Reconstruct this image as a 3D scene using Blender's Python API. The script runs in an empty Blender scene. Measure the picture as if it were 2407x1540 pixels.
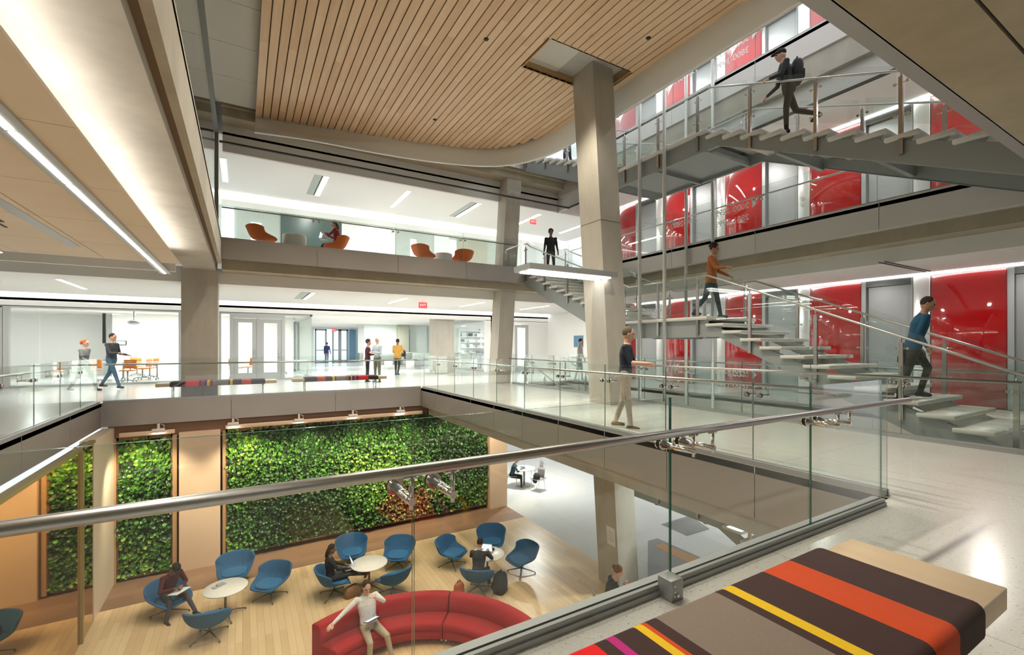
import bpy, bmesh, math, random
import numpy as np
from mathutils import Vector, Matrix
random.seed(7)
SC = bpy.context.scene
COL = SC.collection
PI = math.pi
# ---------------------------------------------------------------- levels
L1, L2, L3, L4 = -4.45, 0.0, 4.3, 8.6
# ---------------------------------------------------------------- view
F_PX, CX, HY, EYE = 1075.0, 1203.5, 813.0, 1.4
YAW = math.radians(30.49)
_s, _c = math.sin(YAW), math.cos(YAW)
def _ray(px, py):
    u = (px - CX) / F_PX
    return (_s + u*_c, _c - u*_s, (HY - py) / F_PX)
def atz(px, py, z):
    d = _ray(px, py); t = (z - EYE) / d[2]; return (t*d[0], t*d[1], z)
def atx(px, py, x):
    d = _ray(px, py); t = x / d[0]; return (x, t*d[1], EYE + t*d[2])
def aty(px, py, y):
    d = _ray(px, py); t = y / d[1]; return (t*d[0], y, EYE + t*d[2])
# ---------------------------------------------------------------- materials
M = {}
def new_mat(name):
    m = bpy.data.materials.new(name); m.use_nodes = True
    nt = m.node_tree
    b = nt.nodes['Principled BSDF']
    M[name] = m
    return m, nt, b
def simple(name, col, rough=.5, metal=0., spec=.5, coat=0., emit=None, es=0., sheen=0.):
    m, nt, b = new_mat(name)
    b.inputs['Base Color'].default_value = (*col, 1)
    b.inputs['Roughness'].default_value = rough
    b.inputs['Metallic'].default_value = metal
    b.inputs['Specular IOR Level'].default_value = spec
    if coat: b.inputs['Coat Weight'].default_value = coat; b.inputs['Coat Roughness'].default_value = .05
    if sheen: b.inputs['Sheen Weight'].default_value = sheen
    if emit:
        b.inputs['Emission Color'].default_value = (*emit, 1); b.inputs['Emission Strength'].default_value = es
    return m
def N(nt, t, **kw):
    n = nt.nodes.new(t)
    for k, v in kw.items():
        if k.startswith('i_'): n.inputs[k[2:].replace('_', ' ')].default_value = v
        else: setattr(n, k, v)
    return n
def coords(nt, scale=(1, 1, 1), rot=(0, 0, 0)):
    tc = N(nt, 'ShaderNodeTexCoord'); mp = N(nt, 'ShaderNodeMapping')
    mp.inputs['Scale'].default_value = scale; mp.inputs['Rotation'].default_value = rot
    nt.links.new(tc.outputs['Object'], mp.inputs['Vector'])
    return mp.outputs['Vector']
def ramp(nt, fac, stops):
    r = N(nt, 'ShaderNodeValToRGB')
    el = r.color_ramp.elements
    while len(el) < len(stops): el.new(.5)
    for e, (p, c) in zip(el, stops): e.position = p; e.color = (*c, 1)
    nt.links.new(fac, r.inputs['Fac'])
    return r.outputs['Color']
def mix(nt, fac, a, b, mode='MIX'):
    n = N(nt, 'ShaderNodeMix', data_type='RGBA', blend_type=mode)
    for sock, v in ((n.inputs[0], fac), (n.inputs[6], a), (n.inputs[7], b)):
        if hasattr(v, 'node'): nt.links.new(v, sock)
        elif isinstance(v, (int, float)): sock.default_value = v
        else: sock.default_value = (*v, 1)
    return n.outputs[2]
def noisy(name, c1, c2, scale=3., rough=.6, stretch=(1, 1, 1), detail=6., metal=0., bump=0., spec=.5, rot=(0, 0, 0)):
    m, nt, b = new_mat(name)
    v = coords(nt, stretch, rot)
    n = N(nt, 'ShaderNodeTexNoise', i_Scale=scale, i_Detail=detail)
    nt.links.new(v, n.inputs['Vector'])
    nt.links.new(ramp(nt, n.outputs['Fac'], [(.3, c1), (.7, c2)]), b.inputs['Base Color'])
    b.inputs['Roughness'].default_value = rough; b.inputs['Metallic'].default_value = metal
    b.inputs['Specular IOR Level'].default_value = spec
    if bump:
        bp = N(nt, 'ShaderNodeBump', i_Strength=bump, i_Distance=.01)
        nt.links.new(n.outputs['Fac'], bp.inputs['Height']); nt.links.new(bp.outputs['Normal'], b.inputs['Normal'])
    return m
def planks(name, c1, c2, cline, width, length, rough=.4, axis='y', line=.03, grain=8.):
    """boards running along `axis`"""
    m, nt, b = new_mat(name)
    v = coords(nt, (1, 1, 1), (0, 0, PI/2 if axis == 'y' else 0))
    br = N(nt, 'ShaderNodeTexBrick', offset=.37, i_Scale=1., i_Mortar_Size=line*width, i_Bias=0., i_Brick_Width=length, i_Row_Height=width)
    br.inputs['Color1'].default_value = (0, 0, 0, 1); br.inputs['Color2'].default_value = (1, 1, 1, 1); br.inputs['Mortar'].default_value = (.5, .5, .5, 1)
    br.inputs['Mortar Smooth'].default_value = 0
    nt.links.new(v, br.inputs['Vector'])
    n = N(nt, 'ShaderNodeTexNoise', i_Scale=grain, i_Detail=5.)
    v2 = coords(nt, (1, .08, 1) if axis == 'y' else (.08, 1, 1))
    nt.links.new(v2, n.inputs['Vector'])
    col = ramp(nt, br.outputs['Color'], [(0., c1), (1., c2)])
    col = mix(nt, .25, col, ramp(nt, n.outputs['Fac'], [(.3, c1), (.7, c2)]))
    col = mix(nt, br.outputs['Fac'], col, cline)
    nt.links.new(col, b.inputs['Base Color'])
    b.inputs['Roughness'].default_value = rough
    return m
def terrazzo(name, base, rough=.2):
    m, nt, b = new_mat(name)
    v = coords(nt)
    vo = N(nt, 'ShaderNodeTexVoronoi', i_Scale=95.)
    nt.links.new(v, vo.inputs['Vector'])
    chips = ramp(nt, vo.outputs['Color'], [(.0, tuple(x*.72 for x in base)), (.22, base), (.8, base), (1., tuple(min(1, x*1.15) for x in base))])
    n = N(nt, 'ShaderNodeTexNoise', i_Scale=60., i_Detail=2.); nt.links.new(v, n.inputs['Vector'])
    dk = ramp(nt, n.outputs['Fac'], [(.66, (0, 0, 0)), (.70, (1, 1, 1))])
    col = mix(nt, dk, chips, tuple(x*.42 for x in base))
    # joints of the slab pours
    br = N(nt, 'ShaderNodeTexBrick', offset=0., i_Scale=1., i_Mortar_Size=.004, i_Brick_Width=3.1, i_Row_Height=3.1)
    nt.links.new(v, br.inputs['Vector'])
    col = mix(nt, br.outputs['Fac'], col, tuple(x*.6 for x in base))
    nt.links.new(col, b.inputs['Base Color'])
    b.inputs['Roughness'].default_value = rough
    return m
def concrete(name, c1, c2, rough=.75):
    m, nt, b = new_mat(name)
    v = coords(nt, (1, 1, .35))
    n = N(nt, 'ShaderNodeTexNoise', i_Scale=1.6, i_Detail=8., i_Roughness=.65); nt.links.new(v, n.inputs['Vector'])
    col = ramp(nt, n.outputs['Fac'], [(.3, c1), (.7, c2)])
    v2 = coords(nt, (1, 1, 1))
    p = N(nt, 'ShaderNodeTexVoronoi', i_Scale=2.3); nt.links.new(v2, p.inputs['Vector'])
    pit = ramp(nt, p.outputs['Distance'], [(.012, (1, 1, 1)), (.03, (0, 0, 0))])
    col = mix(nt, pit, col, tuple(x*.35 for x in c1))
    nt.links.new(col, b.inputs['Base Color']); b.inputs['Roughness'].default_value = rough
    bp = N(nt, 'ShaderNodeBump', i_Strength=.15, i_Distance=.01)
    nt.links.new(n.outputs['Fac'], bp.inputs['Height']); nt.links.new(bp.outputs['Normal'], b.inputs['Normal'])
    return m
def brushed(name, col, rough=.28, axis='z'):
    m, nt, b = new_mat(name)
    st = {'z': (40, 40, 1), 'x': (1, 40, 40), 'y': (40, 1, 40)}[axis]
    v = coords(nt, st)
    n = N(nt, 'ShaderNodeTexNoise', i_Scale=4., i_Detail=3.); nt.links.new(v, n.inputs['Vector'])
    nt.links.new(ramp(nt, n.outputs['Fac'], [(.3, tuple(x*.86 for x in col)), (.7, col)]), b.inputs['Base Color'])
    b.inputs['Metallic'].default_value = 1.; b.inputs['Roughness'].default_value = rough
    return m
def glass(name, tint=(.93, .97, .955), refl=1.0):
    m = bpy.data.materials.new(name); m.use_nodes = True; M[name] = m
    nt = m.node_tree; nt.nodes.clear()
    o = N(nt, 'ShaderNodeOutputMaterial'); mx = N(nt, 'ShaderNodeMixShader')
    tr = N(nt, 'ShaderNodeBsdfTransparent'); gl = N(nt, 'ShaderNodeBsdfGlossy'); lw = N(nt, 'ShaderNodeLayerWeight', i_Blend=.5); pw = N(nt, 'ShaderNodeMath', operation='POWER'); pw.inputs[1].default_value = 4.2; ml = N(nt, 'ShaderNodeMath', operation='MULTIPLY_ADD'); ml.inputs[1].default_value = .80; ml.inputs[2].default_value = .035
    nt.links.new(lw.outputs['Facing'], pw.inputs[0]); nt.links.new(pw.outputs[0], ml.inputs[0]); fr = ml
    tr.inputs['Color'].default_value = (*tint, 1); gl.inputs['Roughness'].default_value = 0.; gl.inputs['Color'].default_value = (refl, refl, refl, 1)
    nt.links.new(fr.outputs[0], mx.inputs[0]); nt.links.new(tr.outputs[0], mx.inputs[1]); nt.links.new(gl.outputs[0], mx.inputs[2])
    nt.links.new(mx.outputs[0], o.inputs['Surface'])
    return m
def emitm(name, col, s):
    m = bpy.data.materials.new(name); m.use_nodes = True; M[name] = m
    nt = m.node_tree; nt.nodes.clear()
    o = N(nt, 'ShaderNodeOutputMaterial'); e = N(nt, 'ShaderNodeEmission')
    e.inputs['Color'].default_value = (*col, 1); e.inputs['Strength'].default_value = s
    nt.links.new(e.outputs[0], o.inputs['Surface'])
    return m
# ---------------------------------------------------------------- mesh builder
class MB:
    def __init__(s): s.v = []; s.f = []; s.mi = []; s.sm = []
    def add(s, vs, fs, mi=0, sm=False):
        o = len(s.v); s.v += [tuple(v) for v in vs]
        s.f += [tuple(o + i for i in f) for f in fs]; s.mi += [mi]*len(fs); s.sm += [sm]*len(fs)
        return s
    def box(s, x0, x1, y0, y1, z0, z1, mi=0):
        x0, x1 = sorted((x0, x1)); y0, y1 = sorted((y0, y1)); z0, z1 = sorted((z0, z1))
        vs = [(x0,y0,z0),(x1,y0,z0),(x1,y1,z0),(x0,y1,z0),(x0,y0,z1),(x1,y0,z1),(x1,y1,z1),(x0,y1,z1)]
        return s.add(vs, [(3,2,1,0),(4,5,6,7),(0,1,5,4),(1,2,6,5),(2,3,7,6),(3,0,4,7)], mi)
    def bbox(s, x0, x1, y0, y1, z0, z1, r=.01, seg=2, mi=0, mx=None):
        """box with rounded edges"""
        bm = bmesh.new(); bmesh.ops.create_cube(bm, size=1)
        sx, sy, sz = x1-x0, y1-y0, z1-z0
        bmesh.ops.scale(bm, vec=(sx, sy, sz), verts=bm.verts); bmesh.ops.translate(bm, vec=((x0+x1)/2, (y0+y1)/2, (z0+z1)/2), verts=bm.verts)
        bmesh.ops.bevel(bm, geom=list(bm.edges), offset=min(r, .49*min(abs(sx), abs(sy), abs(sz))), segments=seg, profile=.5, affect='EDGES')
        return s.bm(bm, mi, True, mx)
    def bm(s, bm, mi=0, sm=True, mx=None):
        if mx: bmesh.ops.transform(bm, matrix=mx, verts=bm.verts)
        bm.verts.index_update()
        s.add([v.co[:] for v in bm.verts], [[v.index for v in f.verts] for f in bm.faces], mi, sm); bm.free(); return s
    def cyl(s, p0, p1, r, n=12, r2=None, mi=0, caps=True):
        p0, p1 = Vector(p0), Vector(p1); r2 = r if r2 is None else r2
        d = (p1-p0).normalized(); a = d.orthogonal().normalized(); b = d.cross(a)
        vs = []
        for p, rr in ((p0, r), (p1, r2)):
            vs += [p + (a*math.cos(2*PI*i/n) + b*math.sin(2*PI*i/n))*rr for i in range(n)]
        o = len(s.v)
        s.add(vs, [(i, (i+1) % n, n+(i+1) % n, n+i) for i in range(n)], mi, True)
        if caps: s.add(vs, [tuple(range(n-1, -1, -1)), tuple(range(n, 2*n))], mi, False)
        return s
    def tube(s, pts, r, n=8, mi=0):
        pts = [Vector(p) for p in pts]; rings = []
        up = None
        for i, p in enumerate(pts):
            t = (pts[min(i+1, len(pts)-1)] - pts[max(i-1, 0)]).normalized()
            if up is None or abs(up.dot(t)) > .99: up = t.orthogonal().normalized()
            a = (up - t*up.dot(t)).normalized(); b = t.cross(a); up = a
            rr = r[i] if isinstance(r, (list, tuple)) else r
            rings.append([p + (a*math.cos(2*PI*k/n) + b*math.sin(2*PI*k/n))*rr for k in range(n)])
        return s.loft(rings, True, True, mi)
    def loft(s, rings, closed=True, caps=True, mi=0, sm=True):
        n = len(rings[0]); vs = [v for r in rings for v in r]; fs = []
        for j in range(len(rings)-1):
            for i in range(n if closed else n-1):
                a, b = j*n+i, j*n+(i+1) % n
                fs.append((a, b, b+n, a+n))
        s.add(vs, fs, mi, sm)
        if caps and closed: s.add(vs, [tuple(range(n-1, -1, -1)), tuple(range((len(rings)-1)*n, len(rings)*n))], mi, False)
        return s
    def prism(s, poly, z0, z1, mi=0, ax='z'):
        """polygon extruded along ax; poly gives the two other coordinates in x,y / y,z / x,z order"""
        def P(a, b, t): return {'z': (a, b, t), 'x': (t, a, b), 'y': (a, t, b)}[ax]
        n = len(poly); vs = [P(a, b, z0) for a, b in poly] + [P(a, b, z1) for a, b in poly]
        fs = [(i, (i+1) % n, n+(i+1) % n, n+i) for i in range(n)] + [tuple(range(n-1, -1, -1)), tuple(range(n, 2*n))]
        return s.add(vs, fs, mi)
    def ell(s, c, r, nu=16, nv=10, mi=0, rot=None):
        bm = bmesh.new(); bmesh.ops.create_uvsphere(bm, u_segments=nu, v_segments=nv, radius=1)
        mx = Matrix.Translation(c) @ (rot or Matrix()) @ Matrix.Diagonal((*r, 1))
        return s.bm(bm, mi, True, mx)
    def lathe(s, prof, c=(0, 0, 0), n=24, mi=0):
        rings = [[(c[0]+r*math.cos(2*PI*i/n), c[1]+r*math.sin(2*PI*i/n), c[2]+z) for i in range(n)] for r, z in prof]
        return s.loft(rings, True, True, mi)
    def build(s, name, mats, parent=None, fix=True):
        me = bpy.data.meshes.new(name)
        off = Vector(parent.matrix_world.translation) if (parent is not None and parent.get('_w')) else Vector((0, 0, 0))
        me.from_pydata([(v[0]-off.x, v[1]-off.y, v[2]-off.z) for v in s.v], [], s.f)
        mats = mats if isinstance(mats, (list, tuple)) else [mats]
        for m in mats: me.materials.append(M[m] if isinstance(m, str) else m)
        me.polygons.foreach_set('material_index', s.mi); me.polygons.foreach_set('use_smooth', s.sm)
        if fix:
            bm = bmesh.new(); bm.from_mesh(me)
            bmesh.ops.remove_doubles(bm, verts=bm.verts, dist=1e-6)
            bmesh.ops.recalc_face_normals(bm, faces=bm.faces); bm.to_mesh(me); bm.free()
        me.update()
        o = bpy.data.objects.new(name, me); COL.objects.link(o)
        if parent is not None:
            o.parent = parent
            if parent.get('_w'): o['_w'] = 1; o.location = (0, 0, 0); WOFF[o.name] = off
        return o
WOFF = {}
def sub(parent, mb, name, mats):
    """sub-part given in world coordinates below a part built in world coordinates"""
    off = WOFF.get(parent.name, Vector((0, 0, 0)))
    o = mb.build(name, mats)
    me = o.data
    me.transform(Matrix.Translation(-off)); o.parent = parent
    return o
def tag(o, label, cat, group=None, kind=None):
    o['label'] = label; o['category'] = cat
    if group: o['group'] = group
    if kind: o['kind'] = kind
    return o
def thing(name, label, cat, loc=(0, 0, 0), group=None, kind=None, world=True, rz=0.):
    """an Empty at the thing's base; with world=True its parts are given in world coordinates"""
    o = bpy.data.objects.new(name, None); COL.objects.link(o); o.empty_display_size = .1
    o.location = loc; o.rotation_euler = (0, 0, rz)
    if world: o['_w'] = 1; o.matrix_world = Matrix.Translation(loc)
    return tag(o, label, cat, group, kind)
def struct(name, mb, mats, label, cat):
    return tag(mb.build(name, mats), label, cat, kind='structure')
def dup(root, loc, rz, label, group=None):
    r = root.copy(); COL.objects.link(r); r.location = loc; r.rotation_euler = (0, 0, rz); r['label'] = label
    if group: r['group'] = group
    for ch in list(root.children):
        c = ch.copy(); COL.objects.link(c); c.parent = r
        for g in list(ch.children):
            d = g.copy(); COL.objects.link(d); d.parent = c
    return r
# ================================================================ materials
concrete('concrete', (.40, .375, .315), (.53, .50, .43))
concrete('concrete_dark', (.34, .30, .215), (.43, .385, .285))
terrazzo('terrazzo', (.60, .595, .565))
terrazzo('terrazzo_l1', (.66, .66, .63), .2)
planks('oak_floor', (.60, .41, .215), (.78, .57, .33), (.42, .27, .13), .13, 1.5, .33, 'y', .02)
planks('dark_floor', (.20, .115, .065), (.27, .16, .095), (.15, .085, .05), .3, 2.2, .45, 'x', .01)
planks('slats', (.62, .41, .225), (.80, .58, .36), (.45, .28, .14), .1, 2.4, .5, 'y', .0)
noisy('peach', (.80, .68, .53), (.85, .73, .59), .8, .7)
simple('groove', (.16, .11, .07), .9)
simple('white', (.84, .84, .81), .6)
simple('ceil_white', (.82, .82, .79), .8)
simple('rim', (.80, .81, .78), .7)
simple('tile', (.62, .63, .60), .8)
simple('tile_joint', (.42, .43, .41), .8)
m, nt, b = new_mat('fascia')
v = coords(nt, (1, 1, 1)); n = N(nt, 'ShaderNodeTexNoise', i_Scale=.5, i_Detail=2.); nt.links.new(v, n.inputs['Vector'])
nt.links.new(ramp(nt, n.outputs['Fac'], [(.3, (.33, .305, .28)), (.7, (.37, .345, .32))]), b.inputs['Base Color'])
b.inputs['Metallic'].default_value = .45; b.inputs['Roughness'].default_value = .42
simple('fascia_light', (.66, .645, .62), .5, .1)
simple('seam', (.25, .235, .22), .8)
simple('steel_grey', (.30, .33, .325), .45, .15)
simple('steel_dark', (.20, .21, .20), .5, .3)
brushed('stainless', (.66, .66, .64), .24, 'z')
brushed('stainless_h', (.63, .62, .59), .22, 'y')
brushed('stainless_x', (.66, .655, .64), .2, 'x')
simple('chrome', (.72, .71, .69), .13, 1.)
simple('pilaster', (.80, .80, .78), .3, .6)
simple('alu', (.36, .375, .375), .4, .3)
simple('lintel', (.10, .105, .105), .35, .5)
simple('frame_grey', (.44, .46, .45), .5, .2)
simple('dark', (.03, .03, .03), .6)
simple('black_rubber', (.015, .015, .015), .7)
glass('glass', (.945, .975, .965))
glass('glass_near', (.91, .935, .925))
glass('glass_far', (.95, .98, .97), .8)
simple('glass_edge', (.01, .16, .12), .1, 0., .8)
simple('glass_edge_soft', (.16, .27, .24), .15)
m = simple('red_glass', (.36, .003, .006), .04, 0., .8, 1.0)
emitm('tube', (1, .985, .95), 9.)
emitm('cove', (1, .99, .97), 5.)
emitm('led_line', (1, .99, .97), 6.)
emitm('spotlens', (1, .97, .90), 14.)
emitm('window_day', (.86, .94, 1.), 2.1)
emitm('window_blue', (.62, .78, .95), 1.5)
emitm('exit_red', (1., .10, .10), 1.1)
emitm('exit_txt', (1., .55, .5), 1.6)
emitm('screen', (.80, .90, 1.), 1.2)
m, nt, b = new_mat('amber_glass')
b.inputs['Base Color'].default_value = (.62, .40, .14, 1); b.inputs['Metallic'].default_value = 1.; b.inputs['Roughness'].default_value = .03
simple('cream_wall', (.74, .62, .48), .5)
simple('amber_trim', (.34, .26, .10), .3, .4)
simple('walnut', (.17, .09, .05), .45)
noisy('tan_panel', (.60, .43, .30), (.66, .49, .35), .6, .55)
simple('tan_edge', (.42, .25, .12), .5)
simple('carpet_grey', (.33, .34, .34), .95)
simple('carpet_blue', (.40, .40, .43), .95)
simple('carpet_orange', (.72, .40, .22), .95)
simple('greenboard', (.075, .12, .115), .25)
simple('whiteboard', (.86, .90, .89), .2)
simple('grey_green', (.46, .52, .48), .6)
simple('olive_wall', (.42, .43, .34), .7)
simple('mint', (.70, .80, .75), .5)
simple('door_grey', (.47, .48, .475), .45)
simple('blue_panel', (.13, .25, .38), .4)
# ================================================================ setting: floors
def rects(mb, rs, z0, z1, mi=0):
    for x0, x1, y0, y1 in rs: mb.box(x0, x1, y0, y1, z0, z1, mi)
    return mb
XW, XE, YN, YF = -12., 14.3, -4., 21.3
V1 = (-2.95, 5.10, 1.86, 14.60)          # opening over the lounge
V2 = (8.70, 11.14, 1.75, 14.65)          # stair well
F2 = [(XW, 16.2, 14.62, 46.), (XW, -2.95, YN, 14.62), (5.10, 8.70, 1.86, 14.62), (-2.95, 16.2, YN, 1.80), (-2.95, 8.7, 1.80, 1.86), (11.14, 16.2, 1.80, 14.62)]
struct('floor', rects(MB(), F2, -.08, 0.), 'terrazzo', 'pale terrazzo floor of the upper walkway around the lounge opening', 'floor')
mb = MB(); rects(mb, [(-2.75, 8.3, 2., 13.25)], L1-.1, L1)
struct('floor.001', mb, 'oak_floor', 'honey oak plank floor of the sunken lounge', 'floor')
mb = MB(); rects(mb, [(-2.75, 8.3, 13.25, 15.4)], L1-.1, L1+.001)
struct('floor.002', mb, 'dark_floor', 'dark brown plank strip in front of the plant wall', 'floor')
mb = MB(); rects(mb, [(8.3, 30., -4., 34.), (-2.75, 8.3, -4., 2.)], L1-.1, L1)
struct('floor.003', mb, 'terrazzo_l1', 'white terrazzo floor beside the oak lounge floor', 'floor')
def quad_floor(name, px, z, mat, label, cat):
    pts = [atz(a, b, z) for a, b in px]
    mb = MB(); mb.prism([(p[0], p[1]) for p in pts], z, z+.006); struct(name, mb, mat, label, cat)
quad_floor('carpet', [(1554, 1233), (1622, 1212), (1668, 1244), (1615, 1260)], L1, 'carpet_grey', 'grey square floor inlay on the white lower floor', 'carpet')
quad_floor('carpet.001', [(1523, 1272), (1545, 1266), (1690, 1330), (1640, 1420), (1523, 1410)], L1, 'carpet_blue', 'blue grey carpet beside the lower leaning column', 'carpet')
quad_floor('carpet.002', [(1538, 1284), (1556, 1277), (1640, 1312), (1622, 1325)], L1+.004, 'carpet_orange', 'orange carpet strip on the lower floor', 'carpet')
quad_floor('carpet.003', [(1400, 1167), (1420, 1160), (1420, 1174)], L1, 'carpet_grey', 'grey floor inlay left of the lower leaning column', 'carpet')
F3 = [(XW, 16.2, 14.67, 23.), (XW, -.5, YN, 14.67), (11.14, 16.2, 1.62, 14.67), (-.5, 16.2, YN, 1.62)]
struct('floor.004', rects(MB(), F3, L3-.08, L3), 'terrazzo', 'terrazzo floor of the storey above', 'floor')
F4 = [(XW, 16.2, 14.67, 23.), (XW, 8.05, YN, 14.67), (11.14, 16.2, 1.62, 14.67), (8.05, 16.2, YN, 1.62)]
struct('floor.005', rects(MB(), F4, L4-.08, L4), 'terrazzo', 'floor of the top storey', 'floor')
# ---------------------------------------------------------------- ceilings
struct('ceiling', rects(MB(), [(XW, 16.2, 15.62, 21.3), (11.95, 16.2, 1.4, 15.62)], 3.17, 3.24), 'ceil_white', 'white ceiling of the walkway level', 'ceiling')
struct('ceiling.001', rects(MB(), [(2.55, 16.2, 21.3, 46.), (XW, 2.55, 21.3, 30.)], 2.92, 3.0), 'ceil_white', 'low white ceiling of the far corridor and rooms', 'ceiling')
mb = MB()
for i in range(3):
    for j in range(9):
        x1 = -1.17 - i*1.25; mb.box(x1-1.235, x1, 12.2-(j+1)*1.8+.012, 12.2-j*1.8, 3.17, 3.2)
mb.box(XW, -4.93, -4, 12.2, 3.17, 3.2)
mb.box(XW, -1.19, -4, 12.19, 3.205, 3.215, 1)
struct('ceiling.002', mb, ['peach', 'groove'], 'peach coloured panel ceiling left of the big concrete beam', 'ceiling')
struct('ceiling.003', rects(MB(), [(XW, 16.2, 15.5, 21.3), (11.4, 16.2, 1.9, 15.5)], 7.47, 7.54), 'ceil_white', 'white ceiling of the storey above', 'ceiling')
mb = MB()
for j in range(10):
    for i in range(5):
        mb.box(-5.5+i*2.4, -5.5+(i+1)*2.4-.012, 14.6-(j+1)*1.45+.012, 14.6-j*1.45, 7.98, 8.0)
mb.box(-5.5, 8.0, YN, 14.6, 8.001, 8.1, 1)
struct('ceiling.004', mb, ['tile', 'tile_joint'], 'grey tiled ceiling beside the slatted wood ceiling', 'ceiling')
# ground level soffit
struct('ceiling.005', rects(MB(), [(5.4, 8.5, 2.2, 14.4), (XW, -3.2, 2, 14), (XW, 16., 15.6, 34), (11.4, 16.2, 2, 15.6)], -.75, -.70), 'ceil_white', 'white ceiling of the ground floor', 'ceiling')
# ---------------------------------------------------------------- edge fascias (metal panels with joints)
def fascia(name, p0, p1, z0, z1, outn, mat, label, seg=1.22, t=.03):
    """panels between plan points p0,p1; outn = outward normal in plan"""
    mb = MB(); p0, p1 = Vector((*p0, 0)), Vector((*p1, 0)); L = (p1-p0).length; d = (p1-p0)/L; n = Vector((*outn, 0))
    k = max(1, round(L/seg)); w = L/k
    def slab(a, b, o0, o1, za, zb, mi):
        q = [p0+d*a+n*o0, p0+d*b+n*o0, p0+d*b+n*o1, p0+d*a+n*o1]
        mb.prism([(v.x, v.y) for v in q], za, zb, mi)
    for i in range(k): slab(i*w+.005, (i+1)*w-.005, -t, 0, z0, z1, 0)
    slab(0, L, -.25, -t, z0, z0+.02, 0)
    slab(0, L, -t-.012, -t, z0+.10, z1-.03, 1)
    return struct(name, mb, [mat, 'seam'], label, 'fascia')
fascia('trim_1', (V1[0], YN), (V1[0], 14.6), -.58, .005, (1, 0), 'fascia', 'grey metal slab edge on the left of the lounge opening', 2.4)
fascia('trim_2', (V1[0], 14.6), (V1[1], 14.6), -.58, .005, (0, -1), 'fascia', 'grey metal slab edge above the plant wall', 2.7)
fascia('trim_3', (V1[1], 1.86), (V1[1], 14.6), -.60, .005, (-1, 0), 'fascia', 'grey metal slab edge on the right of the lounge opening')
fascia('trim_4', (V2[1], V2[2]), (V2[1], V2[3]), -.56, .005, (-1, 0), 'fascia_light', 'grey slab edge behind the lower staircase', 2.44)
fascia('trim_5', (V2[0], V2[3]), (V2[1], V2[3]), -.56, .005, (0, -1), 'fascia', 'grey slab edge at the head of the descending staircase', 2.44)
fascia('trim_6', (-.52, 14.65), (9.2, 14.65), 3.76, L3+.03, (0, -1), 'fascia', 'grey metal balcony edge above the far walkway', 2.44)
fascia('trim_7', (V2[1], 1.62), (V2[1], 14.65), 3.76, L3+.04, (-1, 0), 'fascia_light', 'pale metal balcony edge in front of the red wall', 2.44)
fascia('trim_8', (V2[1], 1.62), (V2[1], 14.65), 8.05, L4+.04, (-1, 0), 'fascia_light', 'pale metal balcony edge of the top storey', 2.44)
fascia('trim_9', (-.52, 14.65), (11.14, 14.65), 8.06, L4+.03, (0, -1), 'fascia', 'grey metal edge of the top storey above the far balcony', 2.44)
fascia('trim_10', (V2[0], V2[2]), (V2[0], V2[3]), -.56, .005, (1, 0), 'fascia', 'grey slab edge on the near side of the stair well', 2.44)
# near edge of the storey above: steel channel and concrete soffit
mb = MB()
mb.box(-.5, 16, 1.52, 1.66, 3.76, 3.80); mb.box(-.5, 16, 1.66, 1.70, 3.76, L3); mb.box(-.5, 16, 1.40, 1.52, 3.66, 3.70); mb.box(-.5, 16, 1.51, 1.53, 3.66, 3.80)
struct('trim_11', mb, 'alu', 'grey steel channel along the overhead slab edge at top right', 'trim')
mb = MB(); mb.box(-.5, 16, .97, 1.40, 3.5, 4.2); mb.box(-.5, 16, -4, .95, 3.5, 4.2); mb.box(-.5, 16, .94, .98, 3.53, 4.2, 1)
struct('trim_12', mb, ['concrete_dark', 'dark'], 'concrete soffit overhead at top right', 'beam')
# ---------------------------------------------------------------- concrete beams
mb = MB(); mb.box(-1.37, -.64, -4, 16., 3.5, 4.22); mb.box(-.58, -.5, -4, 14.62, 3.62, 4.35); mb.box(-.64, -.58, -4, 14.6, 3.62, 4.2, 1)
struct('trim_13', mb, ['concrete', 'groove'], 'long pale concrete beam at upper left with a dark slot', 'beam')
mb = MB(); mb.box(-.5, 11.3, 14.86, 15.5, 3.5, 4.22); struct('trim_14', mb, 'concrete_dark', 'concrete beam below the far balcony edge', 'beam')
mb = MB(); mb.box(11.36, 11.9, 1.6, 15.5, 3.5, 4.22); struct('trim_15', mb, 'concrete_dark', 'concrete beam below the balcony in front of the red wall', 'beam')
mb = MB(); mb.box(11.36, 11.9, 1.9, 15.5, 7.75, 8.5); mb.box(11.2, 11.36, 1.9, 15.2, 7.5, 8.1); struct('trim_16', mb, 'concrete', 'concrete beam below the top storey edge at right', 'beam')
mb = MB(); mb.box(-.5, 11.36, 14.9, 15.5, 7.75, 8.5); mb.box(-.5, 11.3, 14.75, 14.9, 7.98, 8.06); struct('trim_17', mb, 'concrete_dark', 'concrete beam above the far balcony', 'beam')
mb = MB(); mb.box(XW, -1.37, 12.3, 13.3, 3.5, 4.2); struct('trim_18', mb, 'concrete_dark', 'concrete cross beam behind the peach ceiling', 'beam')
mb = MB(); mb.box(5.32, 8.6, 1.9, 14.5, -.88, -.08); mb.box(11.4, 11.9, 1.7, 14.6, -.88, -.08); struct('trim_19', mb, 'concrete', 'concrete slab under the walkway right of the lounge opening', 'beam')
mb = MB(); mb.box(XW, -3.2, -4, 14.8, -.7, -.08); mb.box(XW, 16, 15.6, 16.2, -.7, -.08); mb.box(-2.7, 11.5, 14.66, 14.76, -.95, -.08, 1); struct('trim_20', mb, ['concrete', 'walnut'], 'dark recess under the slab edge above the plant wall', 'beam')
mb = MB(); mb.box(XW, 16, 15.5, 15.62, 3.17, 3.6); mb.box(11.9, 11.95, 1.4, 15.5, 3.17, 3.6); mb.box(XW, -1.37, 13.3, 13.42, 3.15, 3.5); struct('trim_21', mb, 'ceil_white', 'white ceiling drop behind the far balcony beam', 'trim')
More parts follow.
